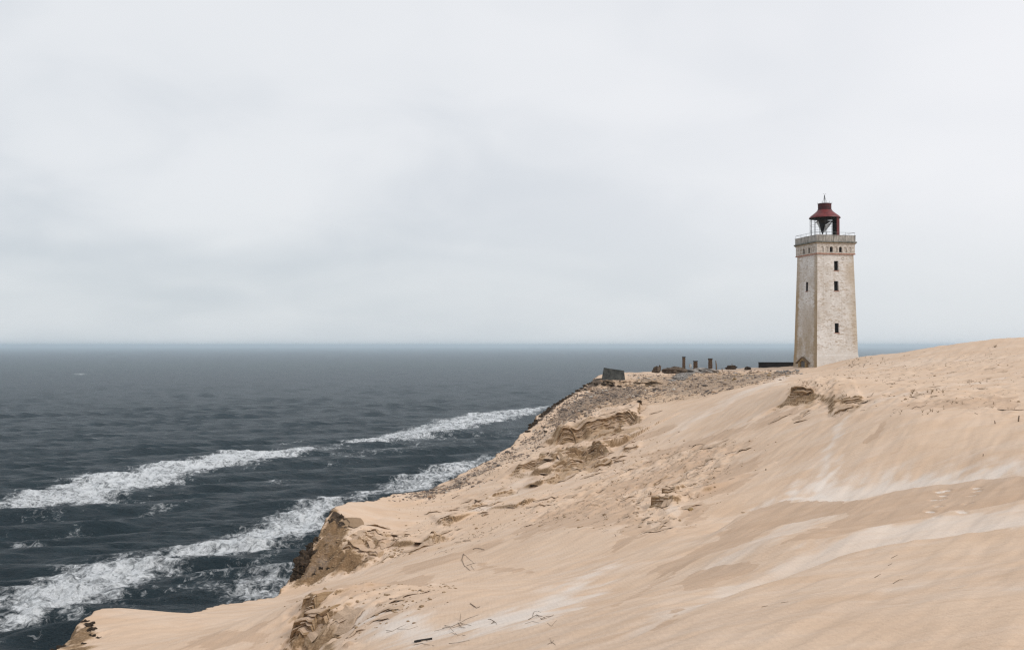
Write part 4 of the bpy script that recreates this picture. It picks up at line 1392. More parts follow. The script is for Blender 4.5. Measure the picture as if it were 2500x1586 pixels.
mb = MB()
lbox(mb, cx_ - hw * .62, cx_ + hw * .62, dz0, ze_ + .12, -.05, .02)
door = mb.build('door', M['door_wood'], lh)
for s0, s1 in ((cx_ - hw, cx_ - hw * .64), (cx_ + hw * .64, cx_ + hw)):
    mb = MB()
    lbox(mb, s0, s1, dz0, ze_ - .02, -.30, .02)
    mb.build('door_jamb', M['yellow_brick'], door)
mb = MB()       # arched tympanum of yellow brick under the gable
g_pts = [(cx_ - hw, ze_ - .02), (cx_ - hw * .64, ze_ - .02), (cx_ - hw * .5, ze_ + .12), (cx_, ze_ + .22), (cx_ + hw * .5, ze_ + .12), (cx_ + hw * .64, ze_ - .02), (cx_ + hw, ze_ - .02), (cx_, za_ - .12)]
P = [fpt('L', a, b, -.26, hpl) for a, b in g_pts]
Q = [fpt('L', a, b, .02, hpl) for a, b in g_pts]
n_ = len(P)
mb.add(P + Q, [tuple(range(n_)), tuple(range(2 * n_ - 1, n_ - 1, -1))] + [(i, n_ + i, n_ + (i + 1) % n_, (i + 1) % n_) for i in range(n_)])
mb.build('gable', M['yellow_brick'], door)
for s_end in (sl_, sr_):
    mb = MB()
    a, b = (s_end, ze_ - .10), (sc_, za_)
    pts = [a, b, (b[0], b[1] - .15), (a[0], a[1] - .13)]
    P = [fpt('L', q, z_, -.40, hpl) for q, z_ in pts]
    Q = [fpt('L', q, z_, .02, hpl) for q, z_ in pts]
    mb.add(P + Q, [(0, 1, 2, 3), (4, 7, 6, 5), (0, 4, 5, 1), (1, 5, 6, 2), (2, 6, 7, 3), (3, 7, 4, 0)])
    mb.build('gable_roof', M['timber'], door)
for k in range(4):
    mb = MB()
    s0 = cx_ - hw * .6 + k * hw * .3
    lbox(mb, s0 + .01, s0 + hw * .3 - .01, dz0, ze_ + .08, -.075, -.052)
    mb.build('plank', M['door_wood'], door)


# ------------------------------------------------------------------ layered sand ledges
def ledge_mat(name, c1, c2, top):
    m, n, b = new_mat(name)
    geo = n.new('ShaderNodeNewGeometry')
    pos = geo.outputs['Position']
    sp = n.new('ShaderNodeSeparateXYZ')
    n.link(geo.outputs['Normal'], sp.inputs[0])
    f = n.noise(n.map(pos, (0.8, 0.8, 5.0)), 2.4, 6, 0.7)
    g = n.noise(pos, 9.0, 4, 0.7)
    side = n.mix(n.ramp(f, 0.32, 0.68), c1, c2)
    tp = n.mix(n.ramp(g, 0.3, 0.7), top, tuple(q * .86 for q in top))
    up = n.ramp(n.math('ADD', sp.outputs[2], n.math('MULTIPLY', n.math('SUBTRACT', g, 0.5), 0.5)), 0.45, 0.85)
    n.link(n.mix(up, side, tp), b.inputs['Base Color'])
    b.inputs['Roughness'].default_value = 0.95
    b.inputs['Specular IOR Level'].default_value = 0.1
    nb = n.bump(f, 0.06, 0.8)
    n.link(n.bump(g, 0.04, 0.7, nb), b.inputs['Normal'])
    return m


M['ledge'] = ledge_mat('layered_sand', (0.25, 0.165, 0.09), (0.43, 0.31, 0.20), (0.53, 0.39, 0.28))
M['soil_ledge'] = ledge_mat('dark_soil_layer', (0.035, 0.024, 0.016), (0.12, 0.080, 0.048), (0.30, 0.21, 0.135))


def ledge(line, label, mat, thick=0.17, seed=0, fore=1.1, back=1.0, over=0.16, hmin=0.25, extra=0.0):
    """a stack of thin uneven beds along a break of slope; line runs in plan, its far side is the high side"""
    P = np.array(line)
    seg = np.hypot(*(P[1:] - P[:-1]).T)
    T = np.concatenate([[0], np.cumsum(seg)])
    nu = max(10, int(T[-1] / 0.22))
    t = np.linspace(0, T[-1], nu)
    X, Y = np.interp(t, T, P[:, 0]), np.interp(t, T, P[:, 1])
    tx, ty = np.gradient(X), np.gradient(Y)
    ln = np.hypot(tx, ty) + 1e-9
    nx, ny = -ty / ln, tx / ln
    k = np.ones(9) / 9
    if nu > 12:
        nx = np.convolve(np.pad(nx, 4, 'edge'), k, 'valid')
        ny = np.convolve(np.pad(ny, 4, 'edge'), k, 'valid')
    mid = nu // 2
    if nx[mid] * X[mid] + ny[mid] * Y[mid] < 0:
        nx, ny = -nx, -ny
    zt = height(X + nx * back, Y + ny * back) - 0.02
    zb = height(X - nx * fore, Y - ny * fore) - 0.08
    zt = np.maximum(zt, zb + 0.02) + extra * np.sin(np.linspace(0, math.pi, nu)) ** 0.6
    Hm = float(np.max(zt - zb))
    K = max(3, int(Hm / thick))
    root = empty('sand_ledge', (float(X[mid]), float(Y[mid]), float(zb[mid])))
    tag(root, label, 'sand ledge')
    ra = np.random.default_rng(seed + 400)
    edges = np.concatenate([[0], np.sort(np.linspace(0, 1, K + 1)[1:-1] + ra.uniform(-.3, .3, K - 1) / K), [1]])
    endt = sstep(0.0, 0.22, t / T[-1]) * sstep(1.0, 0.78, t / T[-1])
    zt = zb + (zt - zb) * endt - 0.15 * (1 - endt)
    hfrac = np.clip((zt - zb) / hmin, 0, 1)
    for b_ in range(K):
        f0, f1 = edges[b_], edges[b_ + 1]
        jig = 0.20 * fbm(t / 1.1 + 31 * b_, np.full(nu, seed * 1.7 + b_ * 5.3), 4, 500 + seed) + 0.10 * fbm(t / 0.3, np.full(nu, b_ * 3.1 + seed), 2, 520)
        rec = -fore * 0.75 * (1 - (f0 + f1) / 2) + ra.uniform(-.10, .10) - over * (b_ == K - 1) + jig
        gone = sstep(0.12, 0.40, fbm(t / 1.6 + 11.3 * b_, np.full(nu, seed * 3.3 + b_ * 1.9), 3, 560))
        rec = rec + gone * 0.38
        rec = rec * hfrac + (1 - hfrac) * 0.25
        z0 = zb + (zt - zb) * f0 - 0.03
        z1 = zb + (zt - zb) * f1 + 0.02 * fbm(t / 0.5, np.full(nu, b_ + seed * 2.0), 2, 540)
        bk = back + 0.25
        rows = [(bk, z1 - 0.10), (rec + 0.30, z1), (rec + 0.02, z1 - 0.03), (rec - 0.03, z1 - (z1 - z0) * .45), (rec + 0.08, z0), (bk, z0)]
        V = []
        for off, zz in rows:
            off = np.broadcast_to(off, (nu,))
            V.append(np.stack([X + nx * off - X[mid], Y + ny * off - Y[mid], zz - zb[mid]], 1))
        V = np.concatenate(V)
        F = []
        R_ = len(rows)
        for r_ in range(R_ - 1):
            for i in range(nu - 1):
                F.append((r_ * nu + i, r_ * nu + i + 1, (r_ + 1) * nu + i + 1, (r_ + 1) * nu + i))
        mesh_np('bed', V, np.array(F), M[mat], None, root, smooth=False)
    return root


def plan(pts, dep, k=1.6):
    mp = sum(q[1] for q in pts) / len(pts)
    out = []
    for a_, b_ in pts:
        yy_ = dep - (b_ - mp) * dep / FPX * k
        out.append(((a_ - CX) / FPX * yy_, yy_))
    return out


LEDGE_LABEL = {0: 'longest layered sand ledge, directly below the gravel bank', 1: 'low brown ledge at the left end under the longest ledge', 2: 'small brown ledge under the right half of the longest ledge',
               3: 'uppermost beds of the middle sand scarp', 4: 'curved brown beds in the middle of the central scarp', 5: 'lowest beds trailing down left from the central scarp',
               6: 'small ledge at the right end of the central scarp', 7: 'steep brown scarp below the lighthouse, left of the pair', 8: 'flaky upper beds of the right scarp below the lighthouse',
               9: 'lower beds of the right scarp below the lighthouse', 10: 'long broken crust edge slanting down the middle slope', 11: 'short broken crust edge above the long slanting one',
               12: 'low ledge just right of the headland top', 14: 'bowed ledge in the pale hollow left of the central scarp', 15: 'small crumbling ledge midway between headland and small dark branch',
               16: 'small arched ledge above the crumbling one', 18: 'thin slanting ledge near the gravelly lip', 20: 'tiny wedge-shaped ledge below the thin slanting ledge', 21: 'dark soil edge running right from the slab',
               22: 'short brown ledge right of the uppermost beds', 23: 'top beds of the eroded hummock at the bottom', 24: 'middle beds of the eroded hummock at the bottom', 25: 'lowest beds of the eroded hummock at the bottom'}
for i_, lab_ in LEDGE_LABEL.items():
    ledge(SC_W[i_][0], lab_, 'soil_ledge' if i_ == 21 else 'ledge', seed=i_, thick=0.17 if SC_W[i_][1] > .55 else 0.13, fore=0.9 if SC_W[i_][1] > .55 else 0.6, back=0.8)
ledge(plan([(822, 1246), (840, 1252), (856, 1268), (862, 1288)], 68.8, 2.2), 'dark overhanging soil edge at the top of the headland face', 'soil_ledge', .2, 61, .8, .7, .25, extra=.15)
ledge(plan([(842, 1326), (865, 1338), (900, 1350), (940, 1366)], 64.8, 2.4), 'brown crumbling rim on the lower right of the headland face', 'ledge', .16, 62, .9, .7, .2, extra=.1)
# many small broken steps of crust on the wind-cut slope, parts of the ground
def crust_step(x, y, phi, length, rise, seed):
    nu = max(6, int(length / 0.16))
    t = np.linspace(-.5, .5, nu) * length
    wob = 0.25 * fbm(t / 0.8, np.full(nu, seed * 1.3), 3, 600)
    c_, s_ = math.cos(phi), math.sin(phi)
    X, Y = x + c_ * t - s_ * wob, y + s_ * t + c_ * wob
    nx, ny = -s_, c_
    if nx * x + ny * y < 0:
        nx, ny = -nx, -ny
    tap = np.clip(1.15 - (2 * t / length) ** 2, 0, 1) * (0.7 + 0.6 * np.clip(fbm(t / 0.5, np.full(nu, seed + 7.0), 2, 610), -.5, .5))
    zl = height(X, Y)
    zf = height(X - nx * .25, Y - ny * .25) - .08
    zk = height(X + nx * 1.0, Y + ny * 1.0) - .06
    jag = 0.10 * fbm(t / 0.22, np.full(nu, seed * .7), 2, 620)
    rows = [(1.0, zk), (0.45, (zl + zk) / 2 + rise * tap * .75), (0.06 + jag, zl + rise * tap), (-0.03 + jag, zl + rise * tap * .8), (0.10, zl + rise * tap * .35), (0.0, zf)]
    V = np.concatenate([np.stack([X + nx * np.broadcast_to(o_, (nu,)), Y + ny * np.broadcast_to(o_, (nu,)), z_], 1) for o_, z_ in rows])
    F = [(r_ * nu + i, r_ * nu + i + 1, (r_ + 1) * nu + i + 1, (r_ + 1) * nu + i) for r_ in range(len(rows) - 1) for i in range(nu - 1)]
    return mesh_np('crust_step', V, np.array(F), M['ledge'], None, ground, smooth=False)


gq = np.random.default_rng(23)


def sample_pix(pix, n_):
    xs, ys = [q[0] for q in pix], [q[1] for q in pix]
    out = []
    while len(out) < n_:
        a_, b_ = gq.uniform(min(xs), max(xs)), gq.uniform(min(ys), max(ys))
        if poly_sd(np.array([a_]), np.array([b_]), pix)[0] > 0:
            out.append((a_, b_))
    return out


for pix, n_, ln_, ri_ in (
        ([(1560, 1120), (1700, 1075), (1840, 1060), (1790, 1150), (1700, 1240), (1650, 1290), (1560, 1300), (1480, 1260), (1330, 1280), (1250, 1290), (1300, 1230), (1450, 1170)], 48, (.4, 1.6), (.05, .14)),
        ([(1340, 1085), (1450, 1060), (1570, 1055), (1560, 1110), (1480, 1150), (1400, 1180), (1330, 1190)], 26, (.6, 2.6), (.10, .28)),
        ([(1320, 1060), (1400, 1020), (1560, 980), (1640, 960), (1640, 1000), (1560, 1030), (1420, 1050)], 22, (.8, 3.0), (.08, .18)),
        ([(860, 1290), (1000, 1280), (1120, 1230), (1250, 1180), (1260, 1240), (1120, 1290), (1060, 1340), (960, 1350)], 26, (.5, 1.8), (.08, .22)),
        ([(2070, 905), (2300, 885), (2500, 860), (2500, 1010), (2300, 985), (2130, 990)], 20, (.4, 1.5), (.04, .09)),
        ([(1900, 1000), (1960, 1000), (2000, 1010), (1940, 1030), (1880, 1030)], 8, (.5, 1.6), (.06, .15)),
        ([(720, 1586), (740, 1520), (850, 1500), (960, 1460), (1080, 1420), (1000, 1480), (860, 1560)], 22, (.3, 1.0), (.04, .10))):
    for a_, b_ in sample_pix(pix, n_):
        h_ = first_hit(a_, b_, tps)
        crust_step(float(h_[0]), float(h_[1]), R(gq.normal(22, 32)), float(gq.uniform(*ln_)), float(gq.uniform(*ri_)), int(gq.integers(0, 9999)))

# ------------------------------------------------------------------ ruins beside the lighthouse
def lump(name, c, size, mat, seed, sub=3, amp=0.35, freq=1.6, rz=0.0, flat=0.0):
    bm = bmesh.new()
    bmesh.ops.create_icosphere(bm, subdivisions=sub, radius=1.0)
    co = np.array([v.co[:] for v in bm.verts])
    d = 1 + amp * fbm(co[:, 0] * freq + seed * 3.1 + co[:, 2], co[:, 1] * freq - seed * 1.7 + co[:, 2] * 1.3, 4, seed)
    # blocky facets
    d = d * (1 - 0.25 * np.abs(np.abs(co).max(1) - 0.8))
    co = co * d[:, None] * np.array(size)
    co[:, 2] = np.maximum(co[:, 2], -size[2] * 0.6)
    for v, p in zip(bm.verts, co):
        v.co = p
    me = bpy.data.meshes.new(name)
    bm.to_mesh(me)
    bm.free()
    me.materials.append(mat)
    o_ = bpy.data.objects.new(name, me)
    COL.objects.link(o_)
    o_.location = c
    o_.rotation_euler = (0, 0, rz)
    return o_


def span(px0, px1, py0, py1, depth):
    """centre, width and height in metres of a pixel box at a distance"""
    a, b = at(px0, py1, depth), at(px1, py0, depth)
    return (a + b) / 2, b[0] - a[0], b[2] - a[2]


# tilted slab at the cliff corner
mb = MB()
A_, B_, C_, D_ = at(1467, 934, 126.4), at(1526, 938, 127.2), at(1522, 904, 127.6), at(1474, 897, 126.8)
back = np.array([0.16, 0.55, -0.03])
P = [A_, B_, C_, D_]
mb.add([tuple(p) for p in P] + [tuple(p + back) for p in P], [(0, 1, 2, 3), (4, 7, 6, 5), (0, 4, 5, 1), (1, 5, 6, 2), (2, 6, 7, 3), (3, 7, 4, 0)])
o_ = mb.build('concrete_slab', M['dark_concrete'], bevel=0.05)
tag(o_, 'dark tilted concrete slab standing at the corner of the cliff edge', 'slab')

# black tarred wall next to the tower
c, wdt, hgt = span(1853, 1939, 885, 908, 146)
mb = MB()
mb.box(-wdt / 2, wdt / 2, -.2, .2, -hgt / 2 - .4, hgt / 2)
o_ = empty('low_wall', (c[0], c[1], c[2]), R(-6))
tag(o_, 'low black tarred wall running up to the lighthouse', 'wall')
mb.build('wall_body', M['tar'], o_, bevel=0.02)
mb = MB()
mb.box(-wdt / 2 - .05, wdt / 2, -.26, .26, hgt / 2 + .003, hgt / 2 + .07)
mb.build('coping', M['tar'], o_)
mb = MB()
mb.box(-wdt / 2 + .22, -wdt / 2 + .34, -.28, -.203, -hgt / 2, .1)
mb.build('end_post', M['dark_concrete'], o_)

for px0, px1, py0, py1, dep, lab, cap in (
        (1665.5, 1673.5, 872, 903, 137, 'tall slender brown brick pillar, tallest of the ruin pillars', True),
        (1692.5, 1703.5, 882, 903, 138, 'short dark brick pillar stub between the two taller ruin pillars', True),
        (1729, 1739.5, 876, 900, 138, 'square brown brick pillar beside a thin leaning stake', True)):
    c, wdt, hgt = span(px0, px1, py0, py1, dep)
    e = empty('brick_pillar', (c[0], c[1], c[2] - hgt / 2), R(random.uniform(-20, 20)))
    tag(e, lab, 'pillar', 'brick pillars of the ruin')
    mb = MB()
    nrow = max(8, int(hgt / .12))
    for k in range(nrow):                                   # courses, slightly uneven
        z0, z1 = hgt * k / nrow, hgt * (k + 1) / nrow
        j = random.uniform(-.02, .02)
        h_ = wdt / 2 * .92 + j
        mb.box(-h_, h_, -h_, h_, z0 + .004, z1 - .004)
    mb.box(-wdt * .42, wdt * .42, -wdt * .42, wdt * .42, -.6, hgt - .02)
    mb.build('shaft', M['brown_brick'], e)
    mb = MB()
    mb.box(-wdt * .54, wdt * .54, -wdt * .54, wdt * .54, hgt, hgt + .09)
    mb.build('cap', M['black_metal'], e)

c, wdt, hgt = span(1594, 1612, 896, 911, 138)
e = lump('ruin_boulder', c, (wdt * .55, .55, hgt * .62), M['ruin'], 5, 3, .45)
tag(e, 'dark jagged boulder of masonry at the left end of the ruins', 'boulder')
c, wdt, hgt = span(1607, 1615, 892, 904, 138.4)
e = lump('ruin_spike', c, (wdt * .4, .3, hgt * .6), M['ruin'], 9, 2, .4)
tag(e, 'small upright masonry fragment leaning on the dark jagged boulder', 'boulder')
c, wdt, hgt = span(1618, 1676, 895, 918, 136.5)
e = lump('collapsed_wall', c, (wdt * .52, 1.2, hgt * .50), M['ruin'], 13, 4, .30, 1.3, R(-8))
tag(e, 'long brown collapsed wall lump below the tall slender pillar', 'ruin')
c, wdt, hgt = span(1680, 1750, 892, 912, 137.5)
e = lump('rubble_mound', (c[0], c[1], c[2] - .35), (wdt * .55, 1.8, hgt * .50), M['grey_rubble'], 17, 4, .35, 2.4)
tag(e, 'pale grey rubble mound around the feet of the brick pillars', 'rubble')
c, wdt, hgt = span(1681, 1690, 888, 900, 137.2)
e = lump('masonry_chunk', c, (wdt * .4, .25, hgt * .55), M['frieze'], 19, 2, .4)
tag(e, 'pale masonry chunk left of the short pillar stub', 'boulder')
c, wdt, hgt = span(1772, 1796, 893, 903, 141)
e = lump('black_rubble', c, (wdt * .55, .5, hgt * .6), M['clod'], 23, 3, .5)
tag(e, 'black heap of debris at the foot of a thin upright stake', 'rubble')
c, wdt, hgt = span(1817, 1833, 896, 904, 142)
e = lump('black_rubble', c, (wdt * .52, .4, hgt * .6), M['clod'], 27, 3, .45)
tag(e, 'small flat black heap midway between the stake and the black wall', 'rubble')
for px, py0, py1, dep, lean, r_, lab in ((1749, 880, 903, 137, .15, .10, 'thin dark leaning stake right of the square pillar'), (1787, 887, 901, 141, .0, .07, 'thin dark upright stake on the black debris heap'),
                                     (1763, 897, 906, 139, .05, .06, 'short dark peg between the ruin pillars and the debris heap')):
    a, b = at(px, py1, dep), at(px - lean * 10, py0, dep)
    mb = MB()
    mb.tube([tuple(a), tuple((a + b) / 2 + np.array([.03, 0, 0])), tuple(b)], [r_, r_ * .95, r_ * .6], 6)
    tag(mb.build('stake', M['timber'], smooth=True), lab, 'stake', 'stakes in the ruins')

# patch of old paving sliding down the bank: each sett a part
pav = empty('paving_patch', tuple(hit(1680, 920)))
tag(pav, 'sloping pale grey patch of old paving stones below the collapsed wall', 'paving')
g4 = [hit(*q) for q in ((1634, 931), (1668, 928), (1716, 905), (1680, 905))]
sett_me = []
for k in range(4):
    m_ = MB()
    j = lambda: random.uniform(-.05, .05)
    m_.add([(-.5 + j(), -.5 + j(), -.3), (.5 + j(), -.5 + j(), -.3), (.5 + j(), .5 + j(), -.3), (-.5 + j(), .5 + j(), -.3),
            (-.42 + j(), -.42 + j(), .3), (.42 + j(), -.42 + j(), .3 + j()), (.42 + j(), .42 + j(), .3), (-.42 + j(), .42 + j(), .3 + j())],
           [(0, 3, 2, 1), (4, 5, 6, 7), (0, 1, 5, 4), (1, 2, 6, 5), (2, 3, 7, 6), (3, 0, 4, 7)])
    o_ = m_.build('paving_stone', M['grey_rubble'], pav)
    sett_me.append(o_.data)
    bpy.data.objects.remove(o_)
nu, nv = 9, 18
for i in range(nu):
    for jn in range(nv):
        if random.random() < .06:
            continue
        u_, v_ = (i + .5) / nu, (jn + .5) / nv
        p = (g4[0] * (1 - u_) + g4[1] * u_) * (1 - v_) + (g4[3] * (1 - u_) + g4[2] * u_) * v_
        o_ = bpy.data.objects.new('paving_stone', random.choice(sett_me))
        COL.objects.link(o_)
        o_.parent = pav
        zz = gz(p.x, p.y)
        o_.location = (p.x - pav.location.x, p.y - pav.location.y, zz + .03 - pav.location.z)
        o_.rotation_euler = (random.uniform(-.12, .12), random.uniform(-.12, .12), R(20) + random.uniform(-.2, .2))
        o_.scale = ((g4[1] - g4[0]).length / nu * .93, (g4[3] - g4[0]).length / nv * .93, .22)


# ------------------------------------------------------------------ stones and rubble
ICO = bmesh.new()
bmesh.ops.create_icosphere(ICO, subdivisions=1, radius=1.0)
ICO_V = np.array([v.co[:] for v in ICO.verts])
ICO_F = np.array([[v.index for v in f.verts] for f in ICO.faces])
ICO.free()


def scatter_mesh(name, xy, size, mat, label, seed, flat=0.6):
    g_ = np.random.default_rng(seed)
    n_ = len(xy)
    z = height(xy[:, 0], xy[:, 1])
    V = np.repeat(ICO_V[None], n_, 0) * (1 + g_.uniform(-.3, .3, (n_, len(ICO_V), 1)))
    V = V * (size[:, None, None] * np.stack([g_.uniform(.7, 1.3, n_), g_.uniform(.7, 1.3, n_), flat * g_.uniform(.6, 1.2, n_)], 1)[:, None, :])
    a = g_.uniform(0, 6.28, n_)
    c_, s_ = np.cos(a)[:, None], np.sin(a)[:, None]
    X = V[..., 0] * c_ - V[..., 1] * s_ + xy[:, 0:1]
    Y = V[..., 0] * s_ + V[..., 1] * c_ + xy[:, 1:2]
    Z = V[..., 2] + z[:, None] + size[:, None] * .12
    V = np.stack([X, Y, Z], -1).reshape(-1, 3)
    F = (ICO_F[None] + (np.arange(n_) * len(ICO_V))[:, None, None]).reshape(-1, 3)
    o_ = mesh_np(name, V, F, mat, 'stuff', smooth=False)
    o_['label'] = label
    return o_


def sample_poly(pix, n_, g_, clump=None):
    p = gxy(pix)
    xs, ys = [q[0] for q in p], [q[1] for q in p]
    out = []
    while sum(len(q) for q in out) < n_:
        x = g_.uniform(min(xs), max(xs), n_ * 3)
        y = g_.uniform(min(ys), max(ys), n_ * 3)
        k = poly_sd(x, y, p) > g_.normal(.2, 1.0, len(x))
        if clump:
            k &= fbm(x / clump, y / clump, 3, 900) > g_.uniform(-.5, .5, len(x))
        out.append(np.stack([x[k], y[k]], 1))
    return np.concatenate(out)[:n_]


gs = np.random.default_rng(5)
SLOPE = [(1300, 1050), (1370, 990), (1440, 936), (1560, 938), (1610, 955), (1570, 985), (1480, 1005), (1420, 1035), (1360, 1060), (1310, 1090)]
PLAT = [(1530, 915), (1640, 915), (1720, 908), (1850, 904), (1960, 907), (1890, 928), (1760, 958), (1600, 985)]
LOWS = [(1090, 1182), (1210, 1120), (1300, 1055), (1320, 1085), (1250, 1135), (1160, 1185), (1030, 1222), (950, 1222)]
xy = np.concatenate([sample_poly(SLOPE, 7000, gs), sample_poly(PLAT, 5200, gs, 1.6), sample_poly(LOWS, 3000, gs, 2.0)])
scatter_mesh('gravel', xy, np.clip(gs.lognormal(-3.15, .65, len(xy)), .02, .30), M['stones'], 'grey and brown gravel scattered over the bank below the ruins', 1)
CLIF = [(700, 1436), (760, 1345), (815, 1270), (850, 1300), (830, 1380), (760, 1430)]
WIDE = [(960, 1240), (1240, 1110), (1330, 1080), (1560, 1040), (1700, 1080), (1850, 1060), (1790, 1160), (1660, 1290), (1480, 1290), (1240, 1300), (1050, 1330)]
xy = np.concatenate([sample_poly(CLIF, 500, gs), sample_poly(WIDE, 1500, gs, 2.5),
                     sample_poly([(2060, 880), (2300, 870), (2500, 850), (2500, 1010), (2300, 990), (2060, 1000), (1900, 1000), (1930, 940)], 500, gs, 2.5),
                     sample_poly([(850, 1300), (1000, 1300), (1020, 1350), (930, 1370), (830, 1400)], 350, gs, 1.0),
                     sample_poly([(640, 1586), (700, 1500), (1080, 1420), (1100, 1470), (860, 1586)], 300, gs, 1.0)])
scatter_mesh('sand_crumbs', xy, np.clip(gs.lognormal(-3.35, .5, len(xy)), .015, .12), M['crust'], 'small crumbs of crusted sand and pebbles strewn on the slope', 2)

# larger rubble that can be told apart
proto = []
for k in range(5):
    o_ = lump('rubble_block', (0, 0, 0), (1, .75, .5), M['grey_rubble'] if k % 2 else M['yellow_brick'], 50 + k, 1, .5)
    proto.append(o_.data)
    bpy.data.objects.remove(o_)
xy = np.concatenate([sample_poly([(1700, 912), (1800, 908), (1960, 906), (1930, 920), (1800, 930), (1680, 945), (1600, 945)], 70, gs, 1.5), sample_poly([(1530, 915), (1600, 915), (1640, 930), (1560, 935)], 14, gs)])
zz = height(xy[:, 0], xy[:, 1])
for k, (p, z_) in enumerate(zip(xy, zz)):
    o_ = bpy.data.objects.new('rubble_block', proto[k % 5])
    COL.objects.link(o_)
    s_ = random.uniform(.10, .26)
    o_.location = (p[0], p[1], z_ + s_ * .12)
    o_.rotation_euler = (random.uniform(-.4, .4), random.uniform(-.4, .4), random.uniform(0, 6.28))
    o_.scale = (s_ * random.uniform(.8, 1.6), s_, s_ * random.uniform(.6, 1.0))
    tag(o_, 'broken masonry block lying among the rubble between slab and lighthouse', 'rubble', 'rubble blocks near the lighthouse')
# bricks heaped at the black wall
for k in range(26):
    px, py = random.uniform(1896, 1950), random.uniform(897, 909)
    p = at(px, py, 133 + random.uniform(-1, 1))
    z_ = gz(p[0], p[1])
    o_ = bpy.data.objects.new('loose_brick', sett_me[k % 4])
    COL.objects.link(o_)
    o_.location = (p[0], p[1], z_ + .05 + random.uniform(0, .22))
    o_.rotation_euler = (random.uniform(-.5, .5), random.uniform(-.5, .5), random.uniform(0, 6.28))
    o_.scale = (.34, .2, .2)
    o_.data = o_.data if k % 2 else o_.data
    tag(o_, 'loose brick heaped in front of the black wall by the lighthouse', 'brick', 'bricks heaped by the black wall')

# dark soil clods along the cliff rim
proto = []
for k in range(4):
    o_ = lump('soil_or_shade_clod', (0, 0, 0), (1, .8, .7), M['clod'], 70 + k, 3, .7, 2.6)
    proto.append(o_.data)
    bpy.data.objects.remove(o_)
CL = [(1288, 1050, 11), (1294, 1041, 13), (1306, 1030, 13), (1328, 1008, 15), (1340, 999, 13), (1352, 990, 14), (1364, 981, 13), (1378, 972, 12), (1393, 963, 11), (1410, 951, 11), (1429, 939, 11), (1300, 1035, 15), (1310, 1024, 12), (1322, 1013, 14), (1334, 1003, 12), (1345, 995, 14), (1358, 984, 11), (1371, 976, 12), (1385, 967, 9), (1400, 958, 9), (1420, 944, 9), (1438, 934, 10),
      (1330, 1040, 9), (1332, 1050, 8), (1455, 934, 12), (1475, 935, 14), (1495, 938, 13), (1512, 940, 10), (1430, 948, 8), (1562, 977, 12), (1597, 947, 9), (1540, 985, 5), (1445, 951, 7), (1460, 957, 6)]
for k, (px, py, s_) in enumerate(CL):
    p = hit(px, py + 3)
    o_ = bpy.data.objects.new('soil_or_shade_clod', proto[k % 4])
    COL.objects.link(o_)
    q = s_ * .5 * p.y / FPX
    o_.location = (p.x, p.y, p.z)
    o_.scale = (q * 1.25, q * 1.2, q * .75)
    o_.rotation_euler = (random.uniform(-.2, .2), random.uniform(-.2, .2), random.uniform(0, 6.28))
    if (px, py) == (1562, 977):
        tag(o_, 'single dark clod lying alone on the gravel bank below the slab', 'clod')
    else:
        tag(o_, 'dark peaty clod breaking off the rim of the cliff near the slab', 'clod', 'dark soil clods along the cliff rim')
CL2 = [(782, 1384, 12), (768, 1400, 9), (800, 1386, 7), (722, 1408, 26), (731, 1392, 30), (738, 1374, 36), (744, 1356, 38), (752, 1340, 36), (764, 1326, 30), (775, 1316, 20), (812, 1272, 22), (828, 1262, 20)]
for k, (px, py, s_) in enumerate(CL2):
    p = hit(px, py)
    o_ = bpy.data.objects.new('soil_or_shade_clod', proto[k % 4])
    COL.objects.link(o_)
    q = s_ * .5 * p.y / FPX
    o_.location = (p.x, p.y, p.z - q * .35)
    o_.scale = (q * .95, q * 1.4, q * 1.15)
    o_.rotation_euler = (random.uniform(-.2, .2), random.uniform(-.2, .2), random.uniform(0, 6.28))
    tag(o_, 'dark clod stuck in the steep face of the sandy headland', 'clod', 'dark clods on the headland face')
for k, (px, py, s_) in enumerate([(207, 1516, 22), (216, 1524, 26), (224, 1536, 28), (226, 1550, 20), (130, 1584, 24), (150, 1576, 22), (240, 1556, 14), (205, 1570, 14)]):  # dark lumps added to stand for the shade in the corner hollow
    p = hit(px, py)
    o_ = bpy.data.objects.new('soil_or_shade_clod', proto[(k + 1) % 4])
    COL.objects.link(o_)
    q = s_ * .5 * p.y / FPX
    o_.location = (p.x, p.y, p.z - q * .35)
    o_.scale = (q * .85, q * 1.2, q * .9)
    o_.rotation_euler = (random.uniform(-.2, .2), random.uniform(-.2, .2), random.uniform(0, 6.28))
    tag(o_, 'dark lump added for the shaded hollow in the corner ledge at the bottom left', 'clod', 'dark lumps added at the bottom left hollow')

